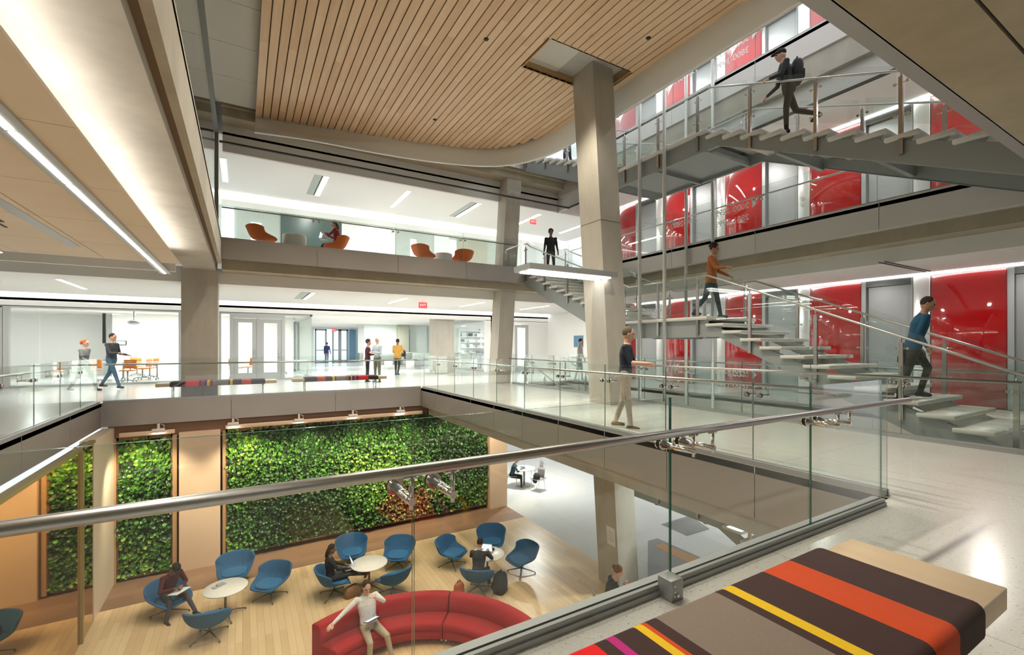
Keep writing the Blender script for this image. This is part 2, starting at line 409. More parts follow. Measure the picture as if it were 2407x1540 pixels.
mb = MB(); mb.box(-.5, 14.3, 15.5, 15.6, 6.98, 7.8); mb.box(11.36, 11.42, 2., 15.6, 6.98, 7.8); struct('trim_22', mb, 'fascia_light', 'grey bulkhead above the glass of the storey above', 'trim')
mb = MB(); mb.box(-.55, 11.35, 14.70, 14.76, 6.93, 6.98); mb.box(11.28, 11.34, 2., 14.76, 6.93, 6.98); struct('trim_23', mb, 'dark', 'thin dark head track under the grey bulkhead', 'trim')
# slot diffuser left
mb = MB(); mb.box(XW, -1.4, 13.40, 13.46, 3.24, 3.36, 0)
for i in range(12): mb.box(-1.8-i*.5-.02, -1.8-i*.5+.02, 13.38, 13.46, 3.23, 3.37, 1)
tag(mb.build('air_slot', ['dark', 'alu']), 'long black slotted air grille behind the concrete cross beam', 'air vent')
# ---------------------------------------------------------------- columns
def column(name, base, top, w, d, label, mat='concrete', seam=()):
    """square column from base centre to top centre"""
    mb = MB(); b, t = Vector(base), Vector(top)
    n = 2 + len(seam); zs = sorted([b.z, t.z] + list(seam)); rings = []
    for z in zs:
        p = b.lerp(t, (z-b.z)/(t.z-b.z))
        rings.append([(p.x-w/2, p.y-d/2, z), (p.x+w/2, p.y-d/2, z), (p.x+w/2, p.y+d/2, z), (p.x-w/2, p.y+d/2, z)])
    mb.loft(rings, sm=False)
    for z in seam:
        p = b.lerp(t, (z-b.z)/(t.z-b.z)); mb.box(p.x-w/2-.002, p.x+w/2+.002, p.y-d/2-.002, p.y+d/2+.002, z-.006, z+.006, 1)
    return struct(name, mb, [mat, 'groove'], label, 'column')
column('concrete_column', (-1.02, 15.62, 0), (-1.02, 15.62, 3.5), .84, .8, 'upright concrete column between the glass room and the grey doors')
# the two leaning columns
C2B, C2T = Vector((8.02, 8.42, L1)), Vector((7.25, 8.55, 8.6))
COLUMN_TWO = column('concrete_column.001', C2B, C2T, .62, .74, 'tall leaning concrete column rising through the slatted wood ceiling', seam=(4.35,))
column('concrete_column.002', (8.42, 15.25, 0), (8.93, 15.25, 8.1), .62, .62, 'leaning concrete column behind the far balcony')
column('concrete_column.003', (8.75, 21.9, 0), (8.75, 21.9, 2.92), 1.05, .7, 'short concrete column in the far corridor')
# tan clad column base on ground level
mb = MB(); mb.box(-1.42, -.52, 14.55, 14.75, L1, -.85)
struct('trim_24', mb, 'tan_panel', 'tan wood panel cladding between the two plant walls', 'panel')
mb = MB(); mb.box(-1.56, -1.47, 14.60, 14.75, L1+.05, -.9); mb.box(-.47, -.40, 14.60, 14.75, L1+.05, -.9); mb.box(-2.76, -2.68, 14.6, 14.8, L1, -.9)
struct('trim_25', mb, 'tan_edge', 'narrow brown wood posts beside the plant wall', 'trim')
mb = MB(); mb.box(7.62, 8.33, 14.5, 14.8, L1, -.8); mb.box(8.33, 8.39, 14.6, 14.9, L1, -.8, 1)
struct('trim_26', mb, ['tan_panel', 'frame_grey'], 'tan panel at the right end of the large plant wall', 'panel')
mb = MB(); mb.box(-2.9, 8.4, 14.95, 15.1, L1, -.6); struct('wall_plant', mb, 'walnut', 'dark wall behind the plant panels', 'wall')
# left lounge wall
mb = MB(); mb.box(-2.95, -2.72, 12.85, 14.65, L1, -.62); struct('wall_left', mb, 'cream_wall', 'cream wall panel at the left end of the lounge', 'wall')
mb = MB(); mb.box(-2.86, -2.74, -2, 12.0, L1, -.62); struct('window_1', mb, 'amber_glass', 'amber mirror glass along the left side of the lounge', 'window')
mb = MB(); mb.box(-2.88, -2.73, 12.1, 12.85, L1, -.62); struct('window_2', mb, 'amber_glass', 'amber glass door beside the cream wall', 'window')
mb = MB(); mb.box(-2.80, -2.70, 12.0, 12.1, L1, -.62); mb.box(-2.80, -2.70, -2, 12.9, -.66, -.60); struct('trim_27', mb, 'amber_trim', 'bronze upright in the amber glass', 'trim')
# ---------------------------------------------------------------- outer walls
mb = MB(); mb.box(XW, 2.55, 30., 30.1, 0, 3.1); struct('wall_back', mb, 'white', 'white back wall of the glazed meeting room', 'wall')
mb = MB(); mb.box(XW, 16.2, -4.1, -4., 0, 12.); struct('wall_near', mb, 'tile', 'plain unseen wall behind the viewpoint, added to cut the ambient light', 'wall')  # unseen wall added to keep ambient light off the near floor
mb = MB(); mb.box(14.9, 15.0, 14.65, 21.3, 0, 3.2); struct('wall_right', mb, 'white', 'plain white wall behind the phone user', 'wall')
def hole_wall(name, y, x0, x1, z0, z1, holes, mat, label, t=.12):
    """wall along x with rectangular openings (x0,x1,z0,z1)"""
    mb = MB(); xs = sorted({x0, x1, *[h[0] for h in holes], *[h[1] for h in holes]})
    for a, b in zip(xs, xs[1:]):
        hs = [h for h in holes if h[0] <= a+1e-6 and h[1] >= b-1e-6]
        if not hs: mb.box(a, b, y, y+t, z0, z1)
        else:
            h = hs[0]
            if h[2] > z0: mb.box(a, b, y, y+t, z0, h[2])
            if h[3] < z1: mb.box(a, b, y, y+t, h[3], z1)
    return struct(name, mb, mat, label, 'wall')
YB = 21.3
def xb(px): return aty(px, 700, YB)[0]
# white bulkhead with cove light above the rooms of the walkway level
mb = MB(); mb.box(XW, 14.9, YB, YB+.15, 2.72, 3.2); struct('trim_28', mb, 'white', 'white lit bulkhead above the glass rooms', 'trim')
hole_wall('wall_back.001', YB, xb(1140), 15., 0, 2.74, [(xb(1210), xb(1243), 0, 2.6)], 'white', 'white wall with the lit glass door beyond the leaning column')
mb = MB(); mb.box(2.55, 16.2, 45., 45.1, 0, 3.); struct('wall_back.002', mb, 'mint', 'pale wall at the end of the corridor', 'wall')
# ================================================================ back rooms of the walkway level
# glazed meeting room on the left
mb = MB(); mb.box(XW, xb(540), YB, YB+.1, 2.66, 2.74); mb.box(XW, xb(540), YB, YB+.1, 0, .08)
for px in (14, 425, 515): mb.box(xb(px)-.07, xb(px)+.07, YB-.02, YB+.12, 0, 2.7)
mb.box(XW, xb(10)-.05, YB, YB+.1, 0, 2.7)
struct('window_3', mb, 'frame_grey', 'grey frame of the glazed meeting room', 'window')
mb = MB()
for a, b in ((14, 92), (92, 425), (425, 515)): mb.box(xb(a)+.01, xb(b)-.01, YB+.04, YB+.052, .08, 2.66)
struct('window_4', mb, 'glass_far', 'clear glass front of the meeting room', 'window')
mb = MB(); mb.box(xb(197)-.05, xb(197)+.05, 24., 24.1, 1.5, 2.7); struct('trim_29', mb, 'dark', 'dark upright post inside the meeting room', 'trim')
mb = MB(); mb.box(-5.2, 2.4, 27.6, 27.7, 0, 2.92); struct('wall_back.003', mb, 'white', 'white whiteboard wall inside the meeting room', 'wall')
# grey double doors
dx0, dx1 = xb(540), xb(670); dm = (dx0+dx1)/2
hole_wall('wall_back.004', YB, dx0, dx1, 0, 2.74, [(dx0+.12, dm-.04, .0, 2.52), (dm+.04, dx1-.12, 0, 2.52)], 'door_grey', 'grey frame around the double doors')
def glazed_door(name, x0, x1, label, h=2.5, y=YB+.03, mat='door_grey'):
    t = thing(name, label, 'door', (x0, y, 0), kind='structure'); mb = MB(); s = .17
    mb.box(x0, x0+s, y, y+.05, 0, h); mb.box(x1-s, x1, y, y+.05, 0, h); mb.box(x0+s, x1-s, y, y+.05, h-.16, h); mb.box(x0+s, x1-s, y, y+.05, 0, .3)
    p = mb.build('door_leaf', mat, t)
    sub(p, MB().box(x0+s, x1-s, y+.02, y+.03, .3, h-.16), 'door_glass', 'glass_far')
    xh = x1-.08 if x0 < dm < x1 else x0+.08
    sub(p, MB().cyl((x1-.1, y-.05, .9), (x1-.1, y-.05, 1.25), .015), 'door_handle', 'chrome')
    return t
glazed_door('door_1', dx0+.12, dm-.04, 'left leaf of the grey glazed double doors')
glazed_door('door_2', dm+.04, dx1-.12, 'right leaf of the grey glazed double doors')
glazed_door('door_3', xb(1210)+.02, xb(1243)-.02, 'single glazed door with bright light behind, right of the leaning column', 2.55)
mb = MB(); mb.box(xb(1195), xb(1260), YB+1.6, YB+1.7, 0, 2.9); struct('window_5', mb, 'window_day', 'bright window seen through the single glazed door', 'window')
# glass corner right of the doors
mb = MB(); mb.box(dx1, 2.55, YB, YB+.1, 2.66, 2.74); mb.box(dx1, 2.55, YB, YB+.1, 0, .06); mb.box(2.50, 2.6, YB, 30, 2.66, 2.74); mb.box(2.5, 2.6, 27.5, 27.62, 0, 2.7); mb.box(2.52, 2.58, YB, 30, 0, .06)
struct('window_6', mb, 'frame_grey', 'thin frame of the glass corner beside the corridor', 'window')
mb = MB(); mb.box(dx1, 2.54, YB+.04, YB+.052, .06, 2.66); mb.box(2.545, 2.557, YB+.06, 30, .06, 2.66)
struct('window_7', mb, 'glass_far', 'glass corner panes beside the corridor', 'window')
# corridor end: glass entrance doors
YD = 41.
def xd(px): return aty(px, 800, YD)[0]
mb = MB(); mb.box(2.56, xd(738), YD, YD+.2, 0, 3.); mb.box(xd(846), 16, YD, YD+.2, 0, 3.); mb.box(xd(738), xd(846), YD, YD+.2, 2.8, 3.)
struct('wall_back.005', mb, 'mint', 'pale wall around the far entrance doors', 'wall')
mb = MB(); mb.box(xd(846), xd(853), YD-.05, YD, 0, 2.9); struct('trim_30', mb, 'white', 'white strip right of the entrance doors', 'trim')
mb = MB(); mb.box(xd(821), xd(836), YD-.06, YD+.1, 0, 2.8); struct('trim_31', mb, 'blue_panel', 'blue panel beside the far entrance doors', 'panel')
for i, (a, b) in enumerate(((740, 768), (781, 799), (799, 818))):
    x0, x1 = xd(a), xd(b)
    t = thing('door_%d' % (4+i), ('left glass entrance door', 'middle glass entrance door', 'right glass entrance door')[i] + ' at the end of the corridor', 'door', (x0, YD, 0), kind='structure')
    mb = MB(); w = .12
    mb.box(x0, x0+w, YD, YD+.08, 0, 2.8); mb.box(x1-w, x1, YD, YD+.08, 0, 2.8); mb.box(x0, x1, YD, YD+.08, 2.68, 2.8); mb.box(x0, x1, YD, YD+.08, 0, .2); mb.box(x0, x1, YD-.03, YD+.08, 1.0, 1.07)
    p = mb.build('door_frame', 'steel_grey', t)
    sub(p, MB().box(x0+w, x1-w, YD+.04, YD+.05, .2, 2.68), 'door_glass', 'glass_far')
mb = MB(); mb.box(xd(735), xd(825), YD+1.5, YD+1.6, 0, 2.9); struct('window_8', mb, 'window_blue', 'bluish daylight beyond the entrance doors', 'window')
# walls right side of corridor
YC = 33.
def xc(px): return aty(px, 800, YC)[0]
mb = MB(); mb.box(xc(855), xc(1012), YC, YC+.2, 0, 3.); struct('wall_back.006', mb, 'mint', 'pale green wall behind the standing pair', 'wall')
mb = MB(); mb.box(xc(932), xc(955), YC-.6, YC, 0, 3.); struct('trim_32', mb, 'olive_wall', 'olive column on the pale green wall', 'column')
mb = MB(); mb.box(xc(953), xc(964), YC-.03, YC+.02, .1, 2.6); mb.box(xc(1004), xc(1007), YC-.03, YC+.02, .1, 2.8); struct('trim_33', mb, 'grey_green', 'dull green uprights on the pale green wall', 'trim')
mb = MB(); mb.box(xc(841), xc(854), YC-.06, YC, .9, 2.75); tag(mb.build('notice_board', 'frame_grey'), 'tall grey board left of the standing pair', 'board')
# glazed shop on the right (along depth)
XS = 11.3
mb = MB(); mb.box(XS-.05, XS+.05, YB, 27.2, 2.72, 2.92); mb.box(XS-.05, XS+.05, YB, 27.2, 0, .08); mb.box(XS-.05, XS+.05, 27.1, 27.2, 0, 2.8); mb.box(XS-.05, XS+.05, YB, YB+.1, 0, 2.8)
struct('window_9', mb, 'frame_grey', 'grey frame of the glazed shop right of the corridor', 'window')
struct('window_10', MB().box(XS-.006, XS+.006, YB+.1, 27.1, .08, 2.72), 'glass_far', 'clear glass front of the shop right of the corridor', 'window')
mb = MB(); mb.box(XS, 16, 27.2, 27.3, 0, 2.92); mb.box(15.8, 15.9, YB, 27.2, 0, 2.92); struct('wall_right.001', mb, 'white', 'white walls inside the glazed shop', 'wall')
sh = thing('shelf_unit', 'white wall shelves with small goods inside the glazed shop', 'shelf', (13., 27., 0))
mb = MB()
for k in range(5): mb.box(11.9, 15., 26.8, 27.15, .9+k*.36, .93+k*.36)
mb.box(11.9, 11.95, 26.8, 27.15, 0, 2.5); mb.box(13.4, 13.45, 26.8, 27.15, 0, 2.5); mb.box(14.95, 15., 26.8, 27.15, 0, 2.5)
mb.build('shelf_boards', 'white', sh)
k = 0
for r in range(4):
    for c in range(5):
        x = 12.05+c*.58+random.uniform(-.04, .06); w = random.uniform(.14, .32); hh = random.uniform(.1, .22); z = .93+.36*r
        o = MB().bbox(x, x+w, 26.85, 27.05, z, z+hh, .01).build('goods_box', ['white', 'frame_grey', 'dark', 'mint'][(r*3+c) % 4])
        tag(o, 'small packed goods box on the white shop shelves', 'box', 'goods on the shop shelves')
ct = thing('shop_counter', 'white counter table with a dark top inside the glazed shop', 'counter', (12.2, 24.2, 0))
mb = MB()
for x in (11.7, 13.2):
    for y in (23.7, 24.7): mb.box(x-.03, x+.03, y-.03, y+.03, 0, .9)
mb.box(12., 13.1, 23.9, 24.5, .1, .85); mb.build('counter_base', 'white', ct); MB().bbox(11.6, 13.3, 23.6, 24.8, .9, .96, .01).build('counter_top', 'alu', ct)
tag(MB().bbox(12.1, 12.6, 23.9, 24.3, .965, 1.25, .03).build('printer', 'alu'), 'grey printer on the shop counter', 'printer')
# lounge seats far
for i, (px, py, w) in enumerate(((925, 862, 1.5), (972, 862, 1.1), (1000, 866, 1.2))):
    p = atz(px, py, 0)
    t = thing('banquette', ('grey upholstered seat behind the standing pair', 'grey upholstered seat right of the yellow jacket', 'grey upholstered seat next to the short column')[i], 'seat', p, 'far grey seats')
    MB().bbox(p[0]-w/2, p[0]+w/2, p[1], p[1]+.7, .12, .45, .06).build('seat', 'carpet_grey', t); MB().bbox(p[0]-w/2, p[0]+w/2, p[1]+.6, p[1]+.8, .4, .95, .06).build('backrest', 'grey_green', t)
for i, px in enumerate((913, 964)):
    p = atz(px, 868, 0); o = MB().lathe([(.0, 0), (.25, 0), (.25, .5), (.24, .52), (0, .52)], p, 24).build('drum_table', 'white')
    tag(o, ('white drum side table left of the yellow jacket', 'white drum side table right of the yellow jacket')[i], 'table', 'far white drum tables')
# meeting room furniture : orange task chairs and flip tables
simple('orange_plastic', (.80, .23, .035), .4)
def orange_chair():
    t = thing('office_chair', 'orange shell chair', 'chair', world=False)
    mb = MB(); mb.bbox(-.22, .22, -.22, .22, .43, .47, .02, 2); mb.build('seat', 'orange_plastic', t)
    mb = MB(); rings = []
    for z in (.52, .62, .75, .86): rings.append([(.23*math.sin(a), -.2-.06*math.cos(a)*(1)+.0 - (z-.5)*.12, z) for a in [(-1.1+2.2*i/10) for i in range(11)]] + [(.215*math.sin(a), -.18-.06*math.cos(a)-(z-.5)*.12, z) for a in [(1.1-2.2*i/10) for i in range(11)]])
    mb.loft(rings); mb.build('backrest', 'orange_plastic', t)
    mb = MB(); mb.cyl((0, 0, .1), (0, 0, .43), .025)
    for i in range(5):
        a = 2*PI*i/5; mb.cyl((0, 0, .1), (.28*math.cos(a), .28*math.sin(a), .06), .018, 8); mb.ell((.28*math.cos(a), .28*math.sin(a), .035), (.03, .03, .035), 8, 6)
    mb.build('base', 'alu', t)
    mb = MB(); mb.tube([(.0, -.1, .43), (0, -.26, .47), (0, -.29, .6)], .02); mb.build('back_bracket', 'alu', t)
    return t
och = None
for i, (px, py, rz, lab) in enumerate(((218, 897, .5, 'orange chair behind the walking woman'), (300, 899, 3.0, 'large orange chair beside the walking man'), (335, 892, 2.2, 'orange chair right of the walking man'), (352, 889, 1.2, 'orange chair farthest right behind the walking man'), (322, 884, 0., 'orange chair at the far side of the meeting table'), (557, 889, -.6, 'orange chair behind the left grey door'), (583, 886, .9, 'orange chair behind the middle of the grey doors'))):
    p = atz(px, py, 0)
    if p[1] < YB+.6: p = (p[0]*(YB+.8)/p[1], YB+.8, 0)
    if och is None: och = orange_chair(); och.location = p; och.rotation_euler.z = rz; och['label'] = lab; och['group'] = 'orange chairs in the meeting room'
    else: dup(och, p, rz, lab)
def flip_table():
    t = thing('folding_table', 'white wheeled table', 'table', world=False)
    MB().bbox(-.7, .7, -.35, .35, .71, .735, .01).build('tabletop', 'white', t)
    for sx in (-1, 1):
        mb = MB(); mb.cyl((sx*.55, 0, .08), (sx*.55, 0, .7), .025); mb.cyl((sx*.55, -.3, .08), (sx*.55, .3, .08), .02)
        for y in (-.3, .3): mb.cyl((sx*.55-.02, y, .035), (sx*.55+.02, y, .035), .035, 10)
        mb.build('leg', 'alu', t)
    return t
ft = None
for px, py, rz, lab in ((330, 893, 0, 'white meeting table among the orange chairs'), (640, 880, .3, 'white wheeled table behind the right grey door'), (692, 884, 0, 'white wheeled table behind the glass corner'), (250, 893, 0, 'white meeting table behind the walking couple')):
    p = atz(px, py, 0); p = (p[0]*(YB+1.6)/p[1], YB+1.6, 0) if p[1] < YB+1.2 else p
    if ft is None: ft = flip_table(); ft.location = p; ft.rotation_euler.z = rz; ft['label'] = lab; ft['group'] = 'white tables in the glass rooms'
    else: dup(ft, p, rz, lab)
p = aty(315, 758, 24.5); o = MB().ell(p, (.22, .22, .1)).cyl((p[0], p[1], p[2]), (p[0], p[1], 2.92), .03); tag(o.build('projector', 'alu'), 'small projector hanging from the meeting room ceiling', 'projector')
p = aty(284, 806, 27.5); o = MB().bbox(p[0]-.2, p[0]+.2, 27.5, 27.58, p[2]-.1, p[2]+.1, .01); t = tag(o.build('control_panel', 'dark'), 'small wall screen right of the walking man', 'screen'); sub(t, MB().box(p[0]-.17, p[0]+.17, 27.49, 27.5, p[2]-.08, p[2]+.08), 'display', 'screen')
# ================================================================ rooms of the storey above (far side)
mb = MB(); mb.box(XW, 15.5, YB, YB+.1, 6.95, 7.5); struct('trim_34', mb, 'white', 'white lit bulkhead behind the far balcony', 'trim')
mb = MB(); mb.box(XW, 15.5, YB+.02, YB+.14, L3, 6.96); struct('wall_back.007', mb, 'grey_green', 'grey wall behind the far balcony', 'wall')
def wpanel(name, a, b, mat, label, z0=L3+.05, z1=6.9, t=.03, cat='panel', kind='structure'):
    mb = MB(); mb.box(xb(a), xb(b), YB-t, YB+.02, z0, z1); return tag(mb.build(name, mat), label, cat, kind=kind)
wpanel('window_11', 521, 550, 'window_day', 'pale window at the left end of the far balcony', cat='window')
wpanel('window_12', 590, 614, 'window_day', 'narrow bright window behind the left orange lounge chair', L3+.1, 6.4, cat='window')
wpanel('trim_35', 660, 802, 'greenboard', 'dark green glass board behind the reading woman')
wpanel('window_13', 803, 928, 'whiteboard', 'white frosted panel beside the dark green board', cat='window')
wpanel('window_14', 965, 978, 'window_day', 'slim bright window right of the frosted panel', L3+.1, 6.5, cat='window')
wpanel('trim_36', 1020, 1055, 'mint', 'pale green glass panel behind the right orange chairs')
wpanel('window_15', 1056, 1072, 'window_day', 'slim lit window beside the pale green panel', L3+.3, 6.7, cat='window')
wpanel('trim_37', 1075, 1145, 'olive_wall', 'olive grey wall left of the leaning column')
wpanel('window_16', 1215, 1345, 'whiteboard', 'bright white wall behind the person at the stair head', L3+.05, 6.95, cat='window')
# left glass wall of the storey above
mb = MB(); mb.box(-.66, -.56, -3, 14.6, 7.08, 7.2); mb.box(-.66, -.56, 14.52, 14.62, L3, 7.9); struct('trim_38', mb, 'steel_dark', 'dark track and corner post of the upper left glass wall', 'trim')
mb = MB()
for k in range(9): mb.box(-.617, -.605, 14.5-(k+1)*1.6+.008, 14.5-k*1.6, L3+.05, 7.1)
struct('window_17', mb, 'glass', 'frameless glass wall above the big concrete beam', 'window')
mb = MB(); mb.box(XW, XW+.1, -4, 23, 0, 12); struct('wall_left.001', mb, 'white', 'white outer wall far left', 'wall')
simple('oak_trim', (.50, .33, .17), .5)
simple('steel_rod', (.60, .61, .58), .4, .3)
simple('rail_steel', (.47, .46, .44), .30, 1.)
simple('tread_stone', (.66, .655, .61), .45)
# ================================================================ red and steel wall (elevator side)
XR = 14.3
ORD = ['first', 'second', 'third', 'fourth', 'fifth', 'sixth']
LEVN = {L2: 'walkway level', L3: 'balcony level', L4: 'top level'}
for lv in (L2, L3, L4):
    H = 3.15
    mb = MB(); mb.box(XR+.1, XR+.2, -.5, 15.6, lv, lv+H)
    struct('wall_right.%03d' % (2+int(lv/4)), mb, 'alu', 'backing wall of the red and steel elevator front, ' + LEVN[lv], 'wall')
    mb = MB(); mb.box(XR-.05, XR+.0, -.5, 15.6, lv+H-.03, lv+H-.005)
    tag(mb.build('led_strip', 'led_line'), 'bright light line along the top of the red wall, ' + LEVN[lv], 'light')
    for i in range(6):
        y0 = .39 + 2.72*i
        wide = y0+1.27
        o = MB().bbox(XR-.0, XR+.06, y0, wide, lv+.02, lv+H-.06, .004, 1).build('red_panel', 'red_glass')
        tag(o, '%s glossy red glass panel from the right on the %s' % (ORD[i], LEVN[lv]), 'wall panel', 'red glass panels on the ' + LEVN[lv])
        o = MB().bbox(XR-.02, XR+.08, wide+.012, wide+.33, lv+.02, lv+H-.05, .006, 1).build('steel_pilaster', 'pilaster')
        tag(o, 'smooth pale steel strip left of the %s red panel on the %s' % (ORD[i], LEVN[lv]), 'wall panel')
        e = thing('elevator_front', 'brushed steel elevator front left of the %s red panel on the %s' % (ORD[i], LEVN[lv]), 'elevator', (XR, wide+.9, lv), 'elevator fronts')
        a, b_ = wide+.34, y0+2.72-.02; d = .22
        mb = MB(); mb.box(XR-.02, XR+d, b_-.1, b_, lv+.01, lv+H-.05); mb.box(XR-.02, XR+d, a, a+.03, lv+.01, lv+H-.05); mb.box(XR, XR+d, a, b_, lv+H-.2, lv+H-.05, 1); mb.build('frame', ['alu', 'lintel'], e)
        m_ = (a+b_-.07)/2
        for k, (s0, s1) in enumerate(((a+.03, m_-.003), (m_+.003, b_-.1))):
            p = MB().box(XR+d-.02, XR+d, s0, s1, lv+.015, lv+H-.2).build('door_leaf', 'stainless_x', e)
        if i == 2:
            q = MB()
            q.cyl((XR-.045, wide+.2, lv+1.45), (XR-.015, wide+.2, lv+1.45), .045, 16); q.cyl((XR-.045, wide+.2, lv+1.28), (XR-.015, wide+.2, lv+1.28), .045, 16); q.build('call_button', 'frame_grey', e)
# downlights in the ceilings
def downlight(p, label, r=.09, group='round downlights'):
    t = thing('downlight', label, 'ceiling light', p, group)
    MB().lathe([(r*1.15, -.012), (r*1.2, 0), (r*1.0, .0), (r, -.01)], p, 20).build('trim_ring', 'white', t)
    MB().lathe([(0, -.006), (r, -.006), (r, .0), (0, 0)], p, 20).build('lens', 'spotlens', t)
    return t
# ================================================================ staircases
YS, G, R1, R2 = 2.10, .423, 2.08/12, 2.22/13
XA, XB_ = 9.20, 10.98
YL0, YL1 = YS+11*G, 9.57
def nose(y):
    """height of the nosing line"""
    if y < YL0: return max(0, R1 + (y-YS)*R1/G) if y > YS-G else 0.
    if y < YL1: return 2.08
    return min(4.3, 2.08+R2+(y-YL1)*R2/G)
def staircase(zlab):
    t = thing('staircase', zlab, 'staircase', (10.09, YS, 0), 'open steel staircases')
    for n in range(1, 12):
        y = YS+(n-1)*G; z = n*R1
        MB().bbox(XA-.07, XB_+.07, y, y+G+.03, z-.065, z, .006, 1).build('tread', 'tread_stone', t)
    for n in range(1, 13):
        y = YL1+(n-1)*G; z = 2.08+n*R2
        MB().bbox(XA-.07, XB_+.07, y, y+G+.03, z-.065, z, .006, 1).build('tread', 'tread_stone', t)
    MB().bbox(XA-.07, XB_+.07, YL0, YL1+.03, 2.0, 2.08, .006, 1).build('landing', 'tread_stone', t)
    for x in (XA, XB_-.06):
        mb = MB(); top, dep = .20, .46
        s1, s2 = R1/G, R2/G
        def f1(y): return R1+(y-YS)*s1
        def f2(y): return 2.08+R2+(y-YL1)*s2
        ye = 14.63
        poly = [(YS-.9, f1(YS-.9)-top-dep), (YL0-.25, 1.60), (YL1+.35, 1.60), (ye, f2(ye)-top-dep+.06), (ye, f2(ye)-top), (YL1, 1.98), (YL0, 1.98), (YL0-.0, f1(YL0)-top), (YS-.9, f1(YS-.9)-top)]
        mb.prism(poly, x, x+.014, ax='x')
        for (ya, za), (yb_, zb_) in ((poly[8], poly[7]), ((YL0, 1.98), (YL1, 1.98)), (poly[5], poly[4]), (poly[0], poly[1]), (poly[1], poly[2]), (poly[2], poly[3])):
            mb.prism([(ya, za), (yb_, zb_), (yb_, zb_+.02), (ya, za+.02)], x-.0, x+.09, ax='x')
        for n in range(1, 12):
            y = YS+(n-1)*G; z = n*R1-.066; mb.prism([(y+.08, z), (y+G, z), (y+G, z-.08), (y+.2, z-.2)], x+.02, x+.035, ax='x')
        for n in range(1, 13):
            y = YL1+(n-1)*G; z = 2.08+n*R2-.066; mb.prism([(y+.08, z), (y+G, z), (y+G, z-.08), (y+.2, z-.2)], x+.02, x+.035, ax='x')
        mb.build('stringer', 'steel_grey', t)
    mb = MB()
    for y in (3.6, 5.2, YL0+.1, 8.3, YL1, 11.2, 13.): mb.box(XA, XB_, y-.04, y+.04, nose(y)-.5, nose(y)-.3)
    mb.box(XA+.02, XB_-.05, YL0+.05, YL1, 1.68, 1.70); mb.build('underframe', 'steel_grey', t)
    ys = [1.9, 3.18, 4.46, 5.74, 7.02, 8.2, 9.4, 10.7, 12.0, 13.3, 14.55]
    H = .93
    for x in (XA-.03, XB_+.03):
        for y in ys:
            z = nose(y) if y > 2 else .02
            mb = MB(); zb_ = z-.42 if y > 2 else z-.02
            mb.box(x-.02, x-.008, y-.03, y+.03, zb_, z+H-.09); mb.box(x+.008, x+.02, y-.03, y+.03, zb_, z+H-.09); mb.cyl((x, y, z+H-.12), (x, y, z+H), .012, 8); mb.box(x-.02, x+.02, y-.02, y+.02, z+.25, z+.33)
            p = mb.build('post', 'rail_steel', t)
            c = MB()
            for zz in (z+.22, z+.74):
                c.cyl((x, y-.075, zz), (x, y+.075, zz), .009, 6)
                for s in (-1, 1): c.cyl((x-.012, y+s*.085, zz), (x+.012, y+s*.085, zz), .022, 10)
            c.build('glass_clamp', 'chrome', t)
        pts = [(x, y, nose(y)+H) for y in (1.75, 2.06)] if 0 else [(x, 1.6, H), (x, YS-G, H), (x, YS, R1+H), (x, YL0, 2.08+H), (x, YL1-.35, 2.08+H), (x, YL1+.0, 2.08+R2+H), (x, 14.2, nose(14.2)+H), (x, 14.5, 4.3+H), (x, 14.65, 4.3+H)]
        MB().tube(pts, .021, 10).build('handrail', 'rail_steel', t)
        for a, b in zip(ys, ys[1:]):
            za, zb_ = nose(a) if a > 2 else 0, nose(b)
            MB().prism([(a+.06, za+.08), (b-.06, zb_+.08), (b-.06, zb_+1.05), (a+.06, za+1.05)], x-.005, x+.005, ax='x').build('glass_panel', 'glass', t)
    return t
ST = staircase('open staircase with pale treads from the walkway up to the balcony level')
dup(ST, (10.09, YS, L3), 0, 'upper open staircase overhead from the balcony up to the top level')
dup(ST, (10.09, YS, -4.3), 0, 'staircase descending from the walkway to the ground floor, mostly below the slab')
for k, (x, y, lab) in enumerate(((9.12, 8.78, 'slim steel hanger rod nearest the leaning column'), (9.12, 7.95, 'slim steel hanger rod second from the leaning column'), (11.06, 8.85, 'slim steel hanger rod third from the leaning column'), (11.06, 7.98, 'slim steel hanger rod farthest right, in front of the red panels'))):
    o = MB().cyl((x, y, -.5), (x, y, 12.), .045, 12).build('hanger_rod', 'steel_rod'); tag(o, lab, 'rod', 'stair hanger rods')
